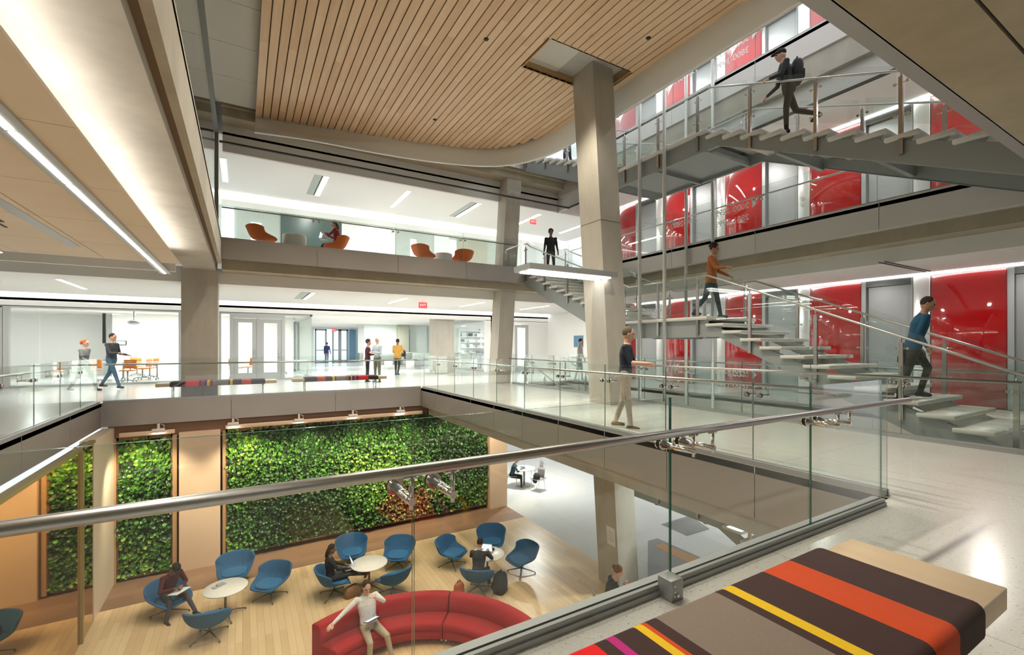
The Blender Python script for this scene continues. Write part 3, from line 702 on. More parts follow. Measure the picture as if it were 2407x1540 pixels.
# ================================================================ glass balustrades
def balustrade(label, p0, p1, z, n, joints=None, seg=1.22, gm='glass', top=1.09, rail=.93, off=.17, brk=True, base=True, rail_p=None, bscale=1., edge='glass_edge_soft', pair=.08, sh=.065):
    """glass line from p0 to p1 in plan at floor height z; n points towards the walkway"""
    p0, p1, n = Vector((*p0, z)), Vector((*p1, z)), Vector((*n, 0)); p0 = p0+n*sh; p1 = p1+n*sh; L = (p1-p0).length; d = (p1-p0)/L
    t = thing('glass_balustrade', label, 'railing', (p0+p1)/2, 'glass balustrades')
    J = joints or [i*L/max(1, round(L/seg)) for i in range(max(1, round(L/seg))+1)]
    U = Vector((0, 0, 1))
    def ob(mb, a, b, o0, o1, z0, z1, mi=0):
        q = [p0+d*a+n*o0, p0+d*b+n*o0, p0+d*b+n*o1, p0+d*a+n*o1]; mb.prism([(v.x, v.y) for v in q], z+z0, z+z1, mi)
    if base:
        mb = MB(); ob(mb, J[0], J[-1], -.06, -.008, 0, .06); ob(mb, J[0], J[-1], .008, .03, 0, .06); ob(mb, J[0], J[-1], -.01, .01, 0, .045, 1); ob(mb, J[0], J[-1], .03, .042, 0, .03)
        mb.build('base_channel', ['alu', 'dark'], t)
    for a, b in zip(J, J[1:]):
        g = MB(); ob(g, a+.004, b-.004, -.006, .006, .03, top, 0)
        o = g.build('glass_panel', [gm, edge], t)
        for f in o.data.polygons:
            if abs(f.normal.dot(n)) < .5: f.material_index = 1
    r0, r1 = rail_p or (J[0], J[-1])
    mb = MB(); mb.tube([p0+d*r0+n*off+U*rail, p0+d*r1+n*off+U*rail], .021, 14); mb.build('handrail', 'rail_steel', t)
    if brk:
        bs = []
        for j in (J[1:-1] or J): bs += [j-pair, j+pair]
        for s in bs:
            q = p0+d*s; mb = MB(); hb = rail-.11
            mb.cyl(q+n*.006+U*hb, q+n*.016+U*hb, .030*bscale, 16, mi=1); mb.cyl(q+n*.016+U*hb, q+n*.024+U*hb, .029*bscale, 16); mb.cyl(q+n*.024+U*hb, q+n*(off+.012)+U*hb, .019*bscale, 12, .0125*bscale)
            mb.cyl(q+n*off+U*(hb-.03), q+n*off+U*(rail-.02), .0075*bscale, 8); mb.cyl(q+n*off-d*.03+U*(rail-.024), q+n*off+d*.03+U*(rail-.024), .008, 6)
            mb.cyl(q-n*.02+U*hb, q-n*.006+U*hb, .026*bscale, 12)
            mb.build('rail_bracket', ['chrome', 'black_rubber'], t)
    return t
def xn(px): return aty(px, 900, 1.825)[0]
jn = [-2.9, xn(-330), xn(971), xn(1575), xn(1905), xn(2071)]
balustrade('large glass balustrade with steel handrail across the foreground', (0, 1.825), (5, 1.825), 0, (0, -1), joints=jn, gm='glass_near', rail=.95, off=.222, top=1.10, rail_p=(-2.9, 4.78), bscale=1.15, edge='glass_edge', sh=0)
balustrade('glass balustrade along the left side of the lounge opening', (V1[0], -3.4), (V1[0], 14.5), 0, (-1, 0), seg=1.28)
balustrade('glass balustrade in front of the two far benches', (V1[0]+.02, 14.62), (V1[1], 14.62), 0, (0, 1), seg=2.0, brk=False)
js = [0] + [round(v, 3) for v in sorted(atx(px, 950, V1[1])[1]-1.9 for px in (1760, 1555, 1413, 1308, 1225, 1160, 1106, 1062, 1023))] + [14.56-1.9]
balustrade('glass balustrade along the right side of the lounge opening', (V1[1]+.02, 1.9), (V1[1]+.02, 14.56), 0, (1, 0), joints=js)
balustrade('glass balustrade between the walkway and the stair well', (V2[0], 1.7), (V2[0], 14.6), 0, (-1, 0), seg=1.3)
balustrade('glass balustrade with room numbers in front of the red wall, walkway level', (V2[1], 1.7), (V2[1], 14.6), 0, (1, 0), seg=2.44)
balustrade('glass balustrade in front of the orange lounge chairs on the far balcony', (-.5, 14.7), (9.1, 14.7), L3, (0, 1), seg=2.44)
balustrade('glass balustrade with room numbers in front of the red wall, balcony level', (V2[1], 1.7), (V2[1], 14.6), L3, (1, 0), seg=2.44)
balustrade('glass balustrade with room numbers in front of the red wall, top level', (V2[1], 1.7), (V2[1], 14.6), L4, (1, 0), seg=2.44)
# foot bracket in the foreground
p = atz(1600, 1418, 0)
t = thing('foot_bracket', 'grey steel foot bracket clamped to the foreground balustrade base', 'bracket', p)
MB().bbox(p[0]-.045, p[0]+.05, 1.70, 1.80, 0, .115, .006, 2).build('block', 'alu', t)
mb = MB(); mb.box(p[0]+.05, p[0]+.056, 1.71, 1.79, .0, .11)
mb.build('rubber_face', 'black_rubber', t)
mb = MB()
for zz in (.03, .055, .085): mb.cyl((p[0]-.02, 1.697, zz), (p[0]-.02, 1.703, zz), .005, 8)
mb.cyl((p[0]+.0, 1.692, .03), (p[0]+.0, 1.702, .03), .009, 12); mb.build('screw', 'chrome', t)
# floor slot trim at the right corner of the foreground (dark expansion joint)
a, b = atz(2407, 1495, 0), atz(2330, 1540, 0)
# ================================================================ slatted wood ceiling
ZW, ZB = 7.8, 7.2
up = [(600, 284), (672, 295), (743, 307), (857, 319), (971, 334), (1086, 349), (1150, 352), (1200, 347), (1250, 334), (1300, 312), (1360, 272), (1461, 202), (1600, 108), (1743, 6)]
lo = [(597, 309), (672, 319), (743, 330), (857, 353), (971, 373), (1086, 387), (1150, 390), (1200, 387), (1250, 377), (1300, 358), (1360, 325), (1473, 256), (1600, 178), (1743, 90)]
U_ = [atz(*q, ZW) for q in up]; D_ = [atz(*q, ZB) for q in lo]
xr = U_[-2][0]
U_ = U_[:-2] + [(xr, 5., ZW), (xr, -3.5, ZW)]; D_ = D_[:-2] + [(xr, 5., ZB), (xr, -3.5, ZB)]
def smooth_curve(P, n=3):
    for _ in range(n):
        Q = [P[0]]
        for a, b in zip(P, P[1:]): Q += [tuple(.75*i+.25*j for i, j in zip(a, b)), tuple(.25*i+.75*j for i, j in zip(a, b))]
        Q.append(P[-1]); P = Q
    return P
Us, Ds = smooth_curve(U_), smooth_curve(D_)
mb = MB(); T_ = .12
def outv(P, i):
    a, b = Vector(P[max(i-1, 0)]), Vector(P[min(i+1, len(P)-1)]); d = (b-a); d.z = 0; d.normalize(); return Vector((-d.y, d.x, 0))
for i in range(len(Us)-1):
    vs = []
    for k in (i, i+1):
        o = outv(Us, k)*T_; u, d = Vector(Us[k]), Vector(Ds[k]); top = u+Vector((0, 0, .55))
        vs += [top, u, d, d+o, top+o]
    mb.add(vs, [(j, (j+1) % 5, 5+(j+1) % 5, 5+j) for j in range(5)], 0, True)
o = mb.build('trim_39', 'rim')
tag(o, 'curved white rim around the slatted wood ceiling', 'trim', kind='structure')
c1, c2, c3 = atz(1295, 92, ZW), atz(1228, 157, ZW), atz(1487, 165, ZW)
hx0, hx1, hy0, hy1 = c1[0], c3[0], c1[1], c2[1]
m, nt, b = new_mat('slat_wood')
g = N(nt, 'ShaderNodeNewGeometry'); v = coords(nt, (6, .5, 1)); n = N(nt, 'ShaderNodeTexNoise', i_Scale=2., i_Detail=4.); nt.links.new(v, n.inputs['Vector'])
c = ramp(nt, g.outputs['Random Per Island'], [(0., (.68, .48, .30)), (.5, (.77, .58, .38)), (.9, (.84, .66, .46)), (1., (.72, .44, .24))])
c = mix(nt, .35, c, ramp(nt, n.outputs['Fac'], [(.3, (.58, .38, .22)), (.7, (.82, .62, .41))]))
kv = coords(nt, (1.2, .55, 1)); kn = N(nt, 'ShaderNodeTexVoronoi', i_Scale=1.1); nt.links.new(kv, kn.inputs['Vector'])
c = mix(nt, ramp(nt, kn.outputs['Distance'], [(.02, (.7, .7, .7)), (.07, (0, 0, 0))]), c, (.34, .21, .11))
nt.links.new(c, b.inputs['Base Color']); b.inputs['Roughness'].default_value = .5
t = thing('slatted_ceiling', 'large slatted wood ceiling with a square cut-out around the leaning column', 'ceiling', (4, 6, ZW))
mb = MB(); x0 = U_[0][0]; pitch = .185; gap = .024; k = 0
def ylim(x):
    best = -3.5
    for a, b in zip(Us, Us[1:]):
        if min(a[0], b[0]) <= x <= max(a[0], b[0]) and abs(a[0]-b[0]) > 1e-6:
            best = max(best, a[1]+(b[1]-a[1])*(x-a[0])/(b[0]-a[0]))
    return best
x = x0
while x < xr-.02:
    xa, xb2 = x, min(x+pitch-gap, xr)
    ya = min(ylim(xa+.002), ylim(xb2-.002)) if xb2 < xr-.03 else ylim(xa+.01)
    if ya > -3:
        segs = [(-3.5, ya)]
        if xa < hx1 and xb2 > hx0: segs = [(-3.5, hy0), (hy1, ya)]
        for s0, s1 in segs:
            cur = s0 - random.uniform(0, 2.)
            while cur < s1:
                nx = cur+random.choice((2.4, 3.0, 3.6)); a_, b_ = max(s0, cur), min(s1, nx-.001)
                if b_-a_ > .02: mb.box(xa, xb2, a_, b_, ZW, ZW+.04)
                cur = nx
    x += pitch
mb.build('slats', 'slat_wood', t)
bm_back = MB()
# dark backing above the slat gaps, in strips around the cut-out
for a, b in ((x0, hx0), (hx0, hx1), (hx1, xr)):
    n_ = 24
    for i in range(n_):
        xa, xb2 = a+(b-a)*i/n_, a+(b-a)*(i+1)/n_; ym = ylim((xa+xb2)/2)
        if a == hx0:
            bm_back.box(xa, xb2, -3.5, hy0, ZW+.05, ZW+.06); bm_back.box(xa, xb2, hy1, ym, ZW+.05, ZW+.06)
        else: bm_back.box(xa, xb2, -3.5, ym, ZW+.05, ZW+.06)
bm_back.build('backing', 'groove', t)
mb = MB(); mb.box(hx0, hx1, hy1, hy1+.03, ZW-.01, ZW+.2); mb.box(hx0-.03, hx0, hy0, hy1, ZW, ZW+.2); mb.box(hx1, hx1+.03, hy0, hy1, ZW, ZW+.2); mb.box(hx0, hx1, hy0-.03, hy0, ZW, ZW+.2)
mb.build('cutout_frame', 'oak_trim', t)
mb = MB(); mb.box(hx0-.4, hx1+.6, hy0-.4, hy1+.6, 8.3, 8.4); struct('trim_40', mb, 'concrete_dark', 'concrete slab seen through the ceiling cut-out', 'slab')
for i, (px, py) in enumerate(((1143, 92), (1022, 281), (1524, 89))):
    q = atz(px, py, ZW); o = MB().lathe([(0, -.02), (.04, -.02), (.055, .0), (0, 0)], q, 16).build('sprinkler', 'dark')
    tag(o, ('black sprinkler head in the wood ceiling, upper left of the cut-out', 'black sprinkler head in the wood ceiling near its far edge', 'black sprinkler head in the wood ceiling right of the column')[i], 'sprinkler')
simple('washer', (.62, .55, .48), .5)
# ================================================================ plant walls
random.seed(11); np.random.seed(11)
leafc = [(.010, .040, .006), (.025, .095, .010), (.07, .21, .018), (.24, .40, .05), (.20, .09, .022), (.42, .36, .12)]
for i, c in enumerate(leafc):
    m, nt, b = new_mat('leaf%d' % i)
    g = N(nt, 'ShaderNodeNewGeometry')
    nt.links.new(ramp(nt, g.outputs['Random Per Island'], [(0, tuple(.6*x for x in c)), (1, tuple(min(1, 1.35*x) for x in c))]), b.inputs['Base Color'])
    b.inputs['Roughness'].default_value = .38; b.inputs['Specular IOR Level'].default_value = .6
def plant_wall(label, x0, x1, z0, z1, y, rust=None):
    t = thing('plant_wall', label, 'plant wall', ((x0+x1)/2, y, z0), 'plant walls')
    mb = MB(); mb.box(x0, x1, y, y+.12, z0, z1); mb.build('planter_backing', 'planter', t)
    mb = MB(); mb.box(x0-.05, x0, y-.06, y+.12, z0-.05, z1); mb.box(x1, x1+.05, y-.06, y+.12, z0-.05, z1); mb.box(x0-.05, x1+.05, y-.06, y+.12, z0-.05, z0); mb.build('planter_frame', 'walnut', t)
    n = int((x1-x0)*(z1-z0)*400); mb = MB()
    base = [(0, 0, 0), (.34, -.02, .30), (.40, -.06, .62), (.0, -.10, 1.), (-.40, -.06, .62), (-.34, -.02, .30), (0, .10, .5)]
    faces = [(0, 1, 6), (1, 2, 6), (2, 3, 6), (3, 4, 6), (4, 5, 6), (5, 0, 6)]
    B = np.array(base)
    ph = np.random.rand(6)*6
    for i in range(n):
        x, z = random.uniform(x0, x1), random.uniform(z0+.03, z1)
        s = random.uniform(.07, .125)
        a = random.uniform(-1.3, 1.3) + PI   # mostly hanging tips
        tilt = random.uniform(.15, 1.0); yaw = random.uniform(-.8, .8)
        R = (Matrix.Rotation(yaw, 3, 'Z') @ Matrix.Rotation(a, 3, 'Y') @ Matrix.Rotation(tilt, 3, 'X'))
        R = np.array(R)
        bulge = .10+.05*math.sin(x*2.1+ph[0])*math.sin(z*2.7+ph[1])
        V = (B*s) @ R.T + np.array([x, y-random.uniform(.01, bulge), z])
        k = math.sin(x*1.3+ph[2])+math.sin(z*2.+x*.7+ph[3])+random.uniform(-1.6, 1.6)
        mi = 0 if k < -1. else 1 if k < .3 else 2 if k < 1.7 else 3
        if rust and ((x-rust[0])/rust[2])**2+((z-rust[1])/rust[3])**2 < 1+random.uniform(-.3, .3): mi = 4 if random.random() < .72 else 5
        elif rust and abs((x-rust[0]-1.15)+(z-rust[1]-.1)*.8) < .10 and rust[1]-.5 < z < rust[1]+.5 and random.random() < .6: mi = 4 if random.random() < .6 else 3
        mb.add([tuple(v) for v in V], faces, mi, False)
    mb.build('foliage', ['leaf%d' % i for i in range(6)], t, fix=False)
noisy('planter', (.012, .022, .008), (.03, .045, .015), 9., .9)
plant_wall('large plant wall of green leaves with a rusty brown patch', -.36, 7.58, L1+.18, -.83, 14.72, rust=(aty(955, 1175, 14.6)[0], aty(955, 1185, 14.6)[2], .85, .55))
plant_wall('narrow plant wall of green leaves at the left, beside the cream wall', -2.64, -1.60, L1+.10, -.88, 14.72)
# wall washer heads under the slab edge
for i, (px, py) in enumerate(((372, 1013), (548, 998), (703, 989), (830, 978), (942, 968))):
    p = aty(px, py, 14.36)
    t = thing('wall_washer', 'pale wall washer lamp above the plant wall, %s from the left' % ORD[i], 'lamp', p, 'plant wall washers')
    MB().bbox(p[0]-.13, p[0]+.13, 14.30, 14.44, p[2]-.04, p[2]+.05, .012).build('lamp_head', 'washer', t)
    MB().box(p[0]-.025, p[0]+.025, 14.38, 14.43, p[2]+.05, -.56).build('stem', 'washer', t)
    MB().tube([(p[0]+.1, 14.40, p[2]+.05), (p[0]+.12, 14.40, p[2]+.12), (p[0]+.05, 14.41, p[2]+.16)], .008, 6).build('cable', 'washer', t)
    MB().box(p[0]-.11, p[0]+.11, 14.32, 14.43, p[2]-.046, p[2]-.04).build('lens', 'spotlens', t)
for i, (a, b) in enumerate(((-2.6, -1.5), (-.4, 5.1))):
    o = MB().bbox(a, b, 14.46, 14.54, -.84, -.74, .008).build('lamp_rail', 'tan_panel'); tag(o, ('short', 'long')[i] + ' tan rail carrying the plant wall lamps', 'rail')
# ================================================================ upholstered shell chairs
def shell_grid(nu=16, nv=16):
    """seat shell wrapping up into back and arms; forward is +y"""
    P = []
    KX, KZ = 1.2, .84
    prof = [(.33, .375), (.27, .40), (.10, .385), (-.10, .375), (-.22, .40), (-.29, .50), (-.34, .63), (-.385, .76), (-.41, .84)]
    wid = [.26, .30, .335, .355, .375, .385, .37, .30, .21]
    arm = [.02, .07, .13, .20, .25, .22, .14, .06, .0]
    fwd = [.0, -.02, -.03, .02, .10, .17, .16, .09, .03]
    for j in range(nv+1):
        t = j/nv*(len(prof)-1); k = min(int(t), len(prof)-2); f = t-k
        def L(a): return a[k]*(1-f)+a[k+1]*f
        y = prof[k][0]*(1-f)+prof[k+1][0]*f; z = prof[k][1]*(1-f)+prof[k+1][1]*f
        row = []
        for i in range(nu+1):
            u = -1+2*i/nu; a = abs(u)
            row.append(Vector((KX*L(wid)*(u*(1-.12*a*a)), y+L(fwd)*a**2.2, KZ*(z+L(arm)*a**2.4))))
        P.append(row)
    return P
def shell_chair(fab, fab2, base, label):
    t = thing('lounge_chair', label, 'chair', world=False)
    P = shell_grid(); nv, nu = len(P)-1, len(P[0])-1
    mb = MB(); th = .042
    def nrm(j, i):
        a = P[min(j+1, nv)][i]-P[max(j-1, 0)][i]; b = P[j][min(i+1, nu)]-P[j][max(i-1, 0)]
        n = b.cross(a); n.normalize(); return n
    top = [[P[j][i] for i in range(nu+1)] for j in range(nv+1)]
    Nn = [[nrm(j, i) for i in range(nu+1)] for j in range(nv+1)]
    sgn = -1 if Nn[nv//3][nu//2].z > 0 else 1
    bot = [[P[j][i]+Nn[j][i]*th*sgn for i in range(nu+1)] for j in range(nv+1)]
    W = nu+1
    vs = [p for r in top for p in r]+[p for r in bot for p in r]; o = W*(nv+1); fs = []
    for j in range(nv):
        for i in range(nu):
            a = j*W+i; fs += [(a, a+1, a+W+1, a+W), (o+a, o+a+W, o+a+W+1, o+a+1)]
    for i in range(nu): fs += [(i, o+i, o+i+1, i+1), (nv*W+i, nv*W+i+1, o+nv*W+i+1, o+nv*W+i)]
    for j in range(nv): fs += [(j*W, (j+1)*W, o+(j+1)*W, o+j*W), (j*W+nu, o+j*W+nu, o+(j+1)*W+nu, (j+1)*W+nu)]
    mb.add(vs, fs, 0, True); s = mb.build('shell', fab, t)
    md = s.modifiers.new('sub', 'SUBSURF'); md.levels = 1; md.render_levels = 1
    mb = MB(); n = 20; rings = []
    for z, k in ((.325, .86), (.34, 1.), (.37, 1.), (.385, .9)):
        rings.append([((.27+.0*0)*k*(abs(math.cos(a))**.7)*(1 if math.cos(a) > 0 else -1), .05+.245*k*(abs(math.sin(a))**.7)*(1 if math.sin(a) > 0 else -1), z) for a in [2*PI*i/n for i in range(n)]])
    mb.loft(rings); c = mb.build('seat_cushion', fab2, t)
    mb = MB(); mb.cyl((0, 0, .10), (0, 0, .30), .022, 12); mb.lathe([(0, .24), (.05, .265), (.08, .280), (0, .285)], n=16); mb.build('pedestal', base, t)
    for k in range(4):
        a = PI/4+k*PI/2; q = Vector((math.cos(a), math.sin(a), 0)); mb = MB()
        mb.tube([q*.015+Vector((0, 0, .115)), q*.15+Vector((0, 0, .085)), q*.36+Vector((0, 0, .03))], [.017, .014, .010], 8)
        mb.cyl(q*.355+Vector((0, 0, 0)), q*.355+Vector((0, 0, .03)), .016, 10)
        mb.build('leg', base, t)
    return t
noisy('blue_fabric', (.022, .10, .21), (.03, .13, .27), 40., .85)
noisy('blue_fabric_light', (.03, .15, .31), (.035, .17, .35), 40., .85)
noisy('orange_fabric', (.72, .15, .025), (.80, .19, .04), 40., .8)
simple('leg_metal', (.20, .18, .16), .3, .9)
simple('leg_white', (.75, .74, .70), .3, .2)
T1, T2, T3 = (-.32, 11.66), (2.62, 11.22), (5.30, 10.22)
def face(p, q): return math.atan2(-(q[0]-p[0]), q[1]-p[1])
CH = [((-.17, 13.05), T1, 0, 'light blue lounge chair facing us between the left table and the plant wall'), ((.55, 12.0), T1, .5, 'blue lounge chair seen from the side, right of the left white table'), ((-.57, 11.0), T1, .1, 'dark blue lounge chair seen from behind, in front of the left white table'), ((-1.36, 12.35), T1, -.35, 'blue lounge chair in which the person in a black cap sits'),
      ((2.52, 12.72), (2.4, 11.4), 0, 'blue lounge chair facing us behind the woman with the laptop'), ((3.55, 11.95), T2, .35, 'purple blue lounge chair right of the middle white table'), ((3.05, 10.72), T2, -.4, 'blue lounge chair seen from behind, near the red sofa'), ((1.85, 11.35), T2, .2, 'blue lounge chair in which the person with the laptop sits'),
      ((4.80, 11.30), T3, .2, 'blue lounge chair left of the right white table'), ((6.05, 11.42), (5.4, 10.), .0, 'blue lounge chair facing us behind the right white table'), ((6.20, 10.05), T3, .3, 'blue lounge chair at the right end of the lounge'), ((4.84, 9.80), T3, .1, 'blue lounge chair seen from behind, in which the man in grey sits')]
c0 = None
for p, q, dr, lab in CH:
    rz = face(p, q)+dr
    if c0 is None: c0 = shell_chair('blue_fabric', 'blue_fabric_light', 'leg_metal', lab); c0.location = (*p, L1); c0.rotation_euler.z = rz; c0['group'] = 'blue lounge chairs'
    else: dup(c0, (*p, L1), rz, lab)
o0 = None
for p, rz, lab in (((.52, 15.75, L3), -1.2, 'orange lounge chair at the left end of the far balcony'), ((2.62, 15.9, L3), 1.2, 'orange lounge chair in which the reading woman sits'), ((5.62, 15.8, L3), -1.15, 'orange lounge chair right of the frosted panel'), ((7.15, 15.9, L3), .2, 'orange lounge chair seen from behind near the leaning column')):
    if o0 is None: o0 = shell_chair('orange_fabric', 'orange_fabric', 'leg_white', lab); o0.location = p; o0.rotation_euler.z = rz; o0['group'] = 'orange lounge chairs'
    else: dup(o0, p, rz, lab)
o = MB().lathe([(0, 0), (.33, 0), (.34, .03), (.34, .48), (.32, .50), (0, .50)], (1.38, 15.55, L3), 32).build('drum_table', 'white'); tag(o, 'white drum table beside the reading woman', 'table')
o = MB().lathe([(0, 0), (.33, 0), (.34, .03), (.34, .48), (.32, .50), (0, .50)], (6.4, 15.9, L3), 32).build('drum_table', 'white'); tag(o, 'white drum table between the two right orange chairs', 'table')
# ---------------------------------------------------------------- lounge tables
def lounge_table():
    t = thing('lounge_table', 'white table', 'table', world=False)
    MB().lathe([(0, .60), (.38, .60), (.42, .612), (.425, .625), (.42, .632), (0, .632)], n=40).build('tabletop', 'table_white', t)
    MB().cyl((0, 0, .1), (0, 0, .60), .025, 12).lathe([(0, .57), (.16, .59), (.16, .60), (0, .60)], n=16).build('pedestal', 'leg_metal', t)
    for k in range(4):
        a = .3+k*PI/2; q = Vector((math.cos(a), math.sin(a), 0)); mb = MB()
        mb.tube([q*.01+Vector((0, 0, .115)), q*.2+Vector((0, 0, .08)), q*.40+Vector((0, 0, .025))], [.018, .015, .011], 8); mb.cyl(q*.395, q*.395+Vector((0, 0, .025)), .016, 8); mb.build('leg', 'leg_metal', t)
    return t
simple('table_white', (.84, .80, .72), .35)
lt = lounge_table(); lt.location = (*T1, L1); lt['label'] = 'round white lounge table at left with a stack of papers'; lt['group'] = 'white lounge tables'
dup(lt, (*T2, L1), .4, 'round white lounge table in the middle, under the propped-up shoes'); dup(lt, (*T3, L1), .9, 'round white lounge table at right with a laptop')
# ---------------------------------------------------------------- red curved sofa
noisy('red_fabric', (.30, .008, .010), (.38, .013, .015), 60., .9)
SCX, SCY, RO, RI, ROB = 2.255, 6.96, 2.46, 1.78, 2.22
def sofa(a0, a1, label):
    a0, a1 = math.radians(a0), math.radians(a1); am = (a0+a1)/2
    t = thing('sofa_section', label, 'sofa', (SCX+2.1*math.cos(am), SCY+2.1*math.sin(am), L1), 'red sofa sections'); n = 26
    def arc(name, prof, mat):
        mb = MB(); rings = [[(SCX+r*math.cos(a), SCY+r*math.sin(a), L1+z) for r, z in prof] for a in [a0+(a1-a0)*i/n for i in range(n+1)]]
        mb.loft(rings); return mb.build(name, mat, t)
    arc('base', [(RI+.04, .10), (RI, .14), (RI, .30), (ROB, .30), (ROB+.02, .10)], 'red_fabric')
    arc('seat', [(RI-.01, .305), (RI-.02, .34), (RI-.015, .41), (RI+.03, .435), (ROB-.02, .42), (ROB-.0, .305)], 'red_fabric')
    arc('backrest', [(ROB+.0, .12), (ROB-.02, .43), (ROB+.02, .70), (ROB+.06, .735), (RO-.03, .735), (RO, .70), (RO, .12)], 'red_fabric')
    for a in (a0+.03, a1-.03):
        for r in (RI+.1, RO-.1):
            MB().cyl((SCX+r*math.cos(a), SCY+r*math.sin(a), L1), (SCX+r*math.cos(a), SCY+r*math.sin(a), L1+.1), .02, 10).build('leg', 'chrome', t)
sofa(118, 52.3, 'red curved sofa section in which the man in the white shirt sits'); sofa(51.7, -14, 'red curved sofa section at right, partly behind the floor edge')
# ================================================================ striped benches
for n_, c in dict(dbrown=(.045, .018, .016), orange=(.60, .062, .004), yellow=(.78, .50, .006), taupe=(.22, .175, .14), magenta=(.50, .012, .20), sred=(.78, .004, .008)).items(): noisy('st_'+n_, tuple(.92*x for x in c), tuple(min(1, 1.06*x) for x in c), 150., .9)
noisy('bench_wood', (.62, .47, .29), (.68, .53, .34), 2., .45, (6, .6, 1))
SEQ = ['dbrown', 'orange', 'dbrown', 'yellow', 'dbrown', 'taupe', 'dbrown', 'orange', 'yellow', 'dbrown', 'magenta', 'dbrown', 'sred', 'dbrown']
def bench(label, x0, x1, y0, y1, z, c0, c1, cuts, flip=False):
    """wood bench x0..x1 with upholstery c0..c1; cuts = stripe ends measured from c1 (or from c0 when flipped)"""
    t = thing('bench', label, 'bench', ((x0+x1)/2, (y0+y1)/2, z), 'striped benches')
    MB().bbox(x0, x1, y0, y1, z+.335, z+.425, .004, 1).build('wood_platform', 'bench_wood', t)
    e = .015; r = .035; zb, zt = z+.325, z+.455
    mats = ['st_'+m for m in ('dbrown', 'orange', 'yellow', 'taupe', 'magenta', 'sred')]; ix = {m[3:]: i for i, m in enumerate(mats)}
    sec = []
    for cy, cz, a0 in ((y1+e-r, zt-r, 0), (y0-e+r, zt-r, PI/2), (y0-e+r*.5, zb+r*.5, PI), (y1+e-r*.5, zb+r*.5, 1.5*PI)):
        rr = r if cz > zb+.04 else r*.5
        for k in range(5): a = a0+k*PI/8; sec.append((cy+rr*math.cos(a), cz+rr*math.sin(a)))
    ends = [0]+list(cuts); L = c1-c0
    def X(d): return c0+d if flip else c1-d
    def scale(d):   # rounded ends of the cushion
        k = min(d, L-d); return 1 if k > r else math.sqrt(max(0, 1-((r-k)/r)**2))*.25+.75
    cy, cz = (y0+y1)/2, (zb+zt)/2
    def ring(d):
        ins = r*(1-scale(d))/.25 if scale(d) < 1 else 0
        return [(X(d), cy+(yy-cy)*(1-ins/(y1-y0)*1.2), zz-(ins*.8 if zz > cz else 0)) for yy, zz in sec]
    mb = MB()
    for s, (a, b) in enumerate(zip(ends, ends[1:])):
        ds = sorted({a, b, *[d for d in (0, .004, .01, .02, .035, L-.035, L-.02, L-.01, L-.004, L) if a <= d <= b]})
        mb.loft([ring(d) for d in ds], True, s in (0, len(ends)-2), ix[SEQ[s]])
    mb.build('cushion', mats, t)
    mb_ = None
    for x in (x0+.34, x1-.34):
        for y in (y0+.06, y1-.06):
            MB().bbox(x-.012, x+.012, y-.012, y+.012, z, z+.335, .003, 1).build('leg', 'chrome', t)
def bx(px, py): return atz(px, py, .45)[0]
c1 = 2.36
cut = [c1-bx(*q) for q in ((1850, 1317), (1785, 1342), (1710, 1374), (1692, 1383), (1675, 1391), (1533, 1450), (1506, 1459), (1497, 1463), (1480, 1470), (1433, 1490), (1414, 1497), (1392, 1512), (1300, 1552))]
cut.append(cut[-1]+.3)
bench('striped upholstered bench in the foreground at lower right', c1-cut[-1]-.3, 2.655, .575, 1.125, 0, c1-cut[-1], c1, cut)
def fb(px): return aty(px, 890, 14.78)[0]
cl = [fb(p) for p in (623.5, 590, 568, 547, 541, 537, 500, 496, 492, 487, 480, 473, 468, 435.5, 399)]
bench('striped bench in front of the upright column, left of the two far benches', fb(366), fb(650), 14.72, 15.17, 0, cl[-1], cl[0], [cl[0]-c for c in cl[1:]])
cr = [fb(p) for p in (716, 746, 765, 782, 787, 790.5, 820, 824, 825.5, 827.5, 833, 838, 843, 866, 890)]
bench('striped bench behind the glass, right of the two far benches', fb(688), fb(910), 14.80, 15.25, 0, cr[0], cr[-1], [c-cr[0] for c in cr[1:]], flip=True)
# ================================================================ writing
def text(s, size, loc, rot, mat, parent=None, name='lettering', align='CENTER', ext=.001, scale=(1, 1, 1)):
    cu = bpy.data.curves.new(name, 'FONT'); cu.body = s; cu.size = size; cu.align_x = align; cu.align_y = 'CENTER'; cu.extrude = ext
    o = bpy.data.objects.new(name, cu); COL.objects.link(o)
    dg = bpy.context.evaluated_depsgraph_get(); dg.update()
    me = bpy.data.meshes.new_from_object(o.evaluated_get(dg)); bpy.data.objects.remove(o); bpy.data.curves.remove(cu)
    from mathutils import Euler
    mx = Matrix.Translation(loc) @ Euler(rot).to_matrix().to_4x4() @ Matrix.Diagonal((*scale, 1))
    me.transform(mx); me.materials.clear(); me.materials.append(M[mat])
    r = bpy.data.objects.new(name, me); COL.objects.link(r)
    if parent is not None:
        me.transform(Matrix.Translation(-Vector(parent.location))); r.parent = parent
    return r
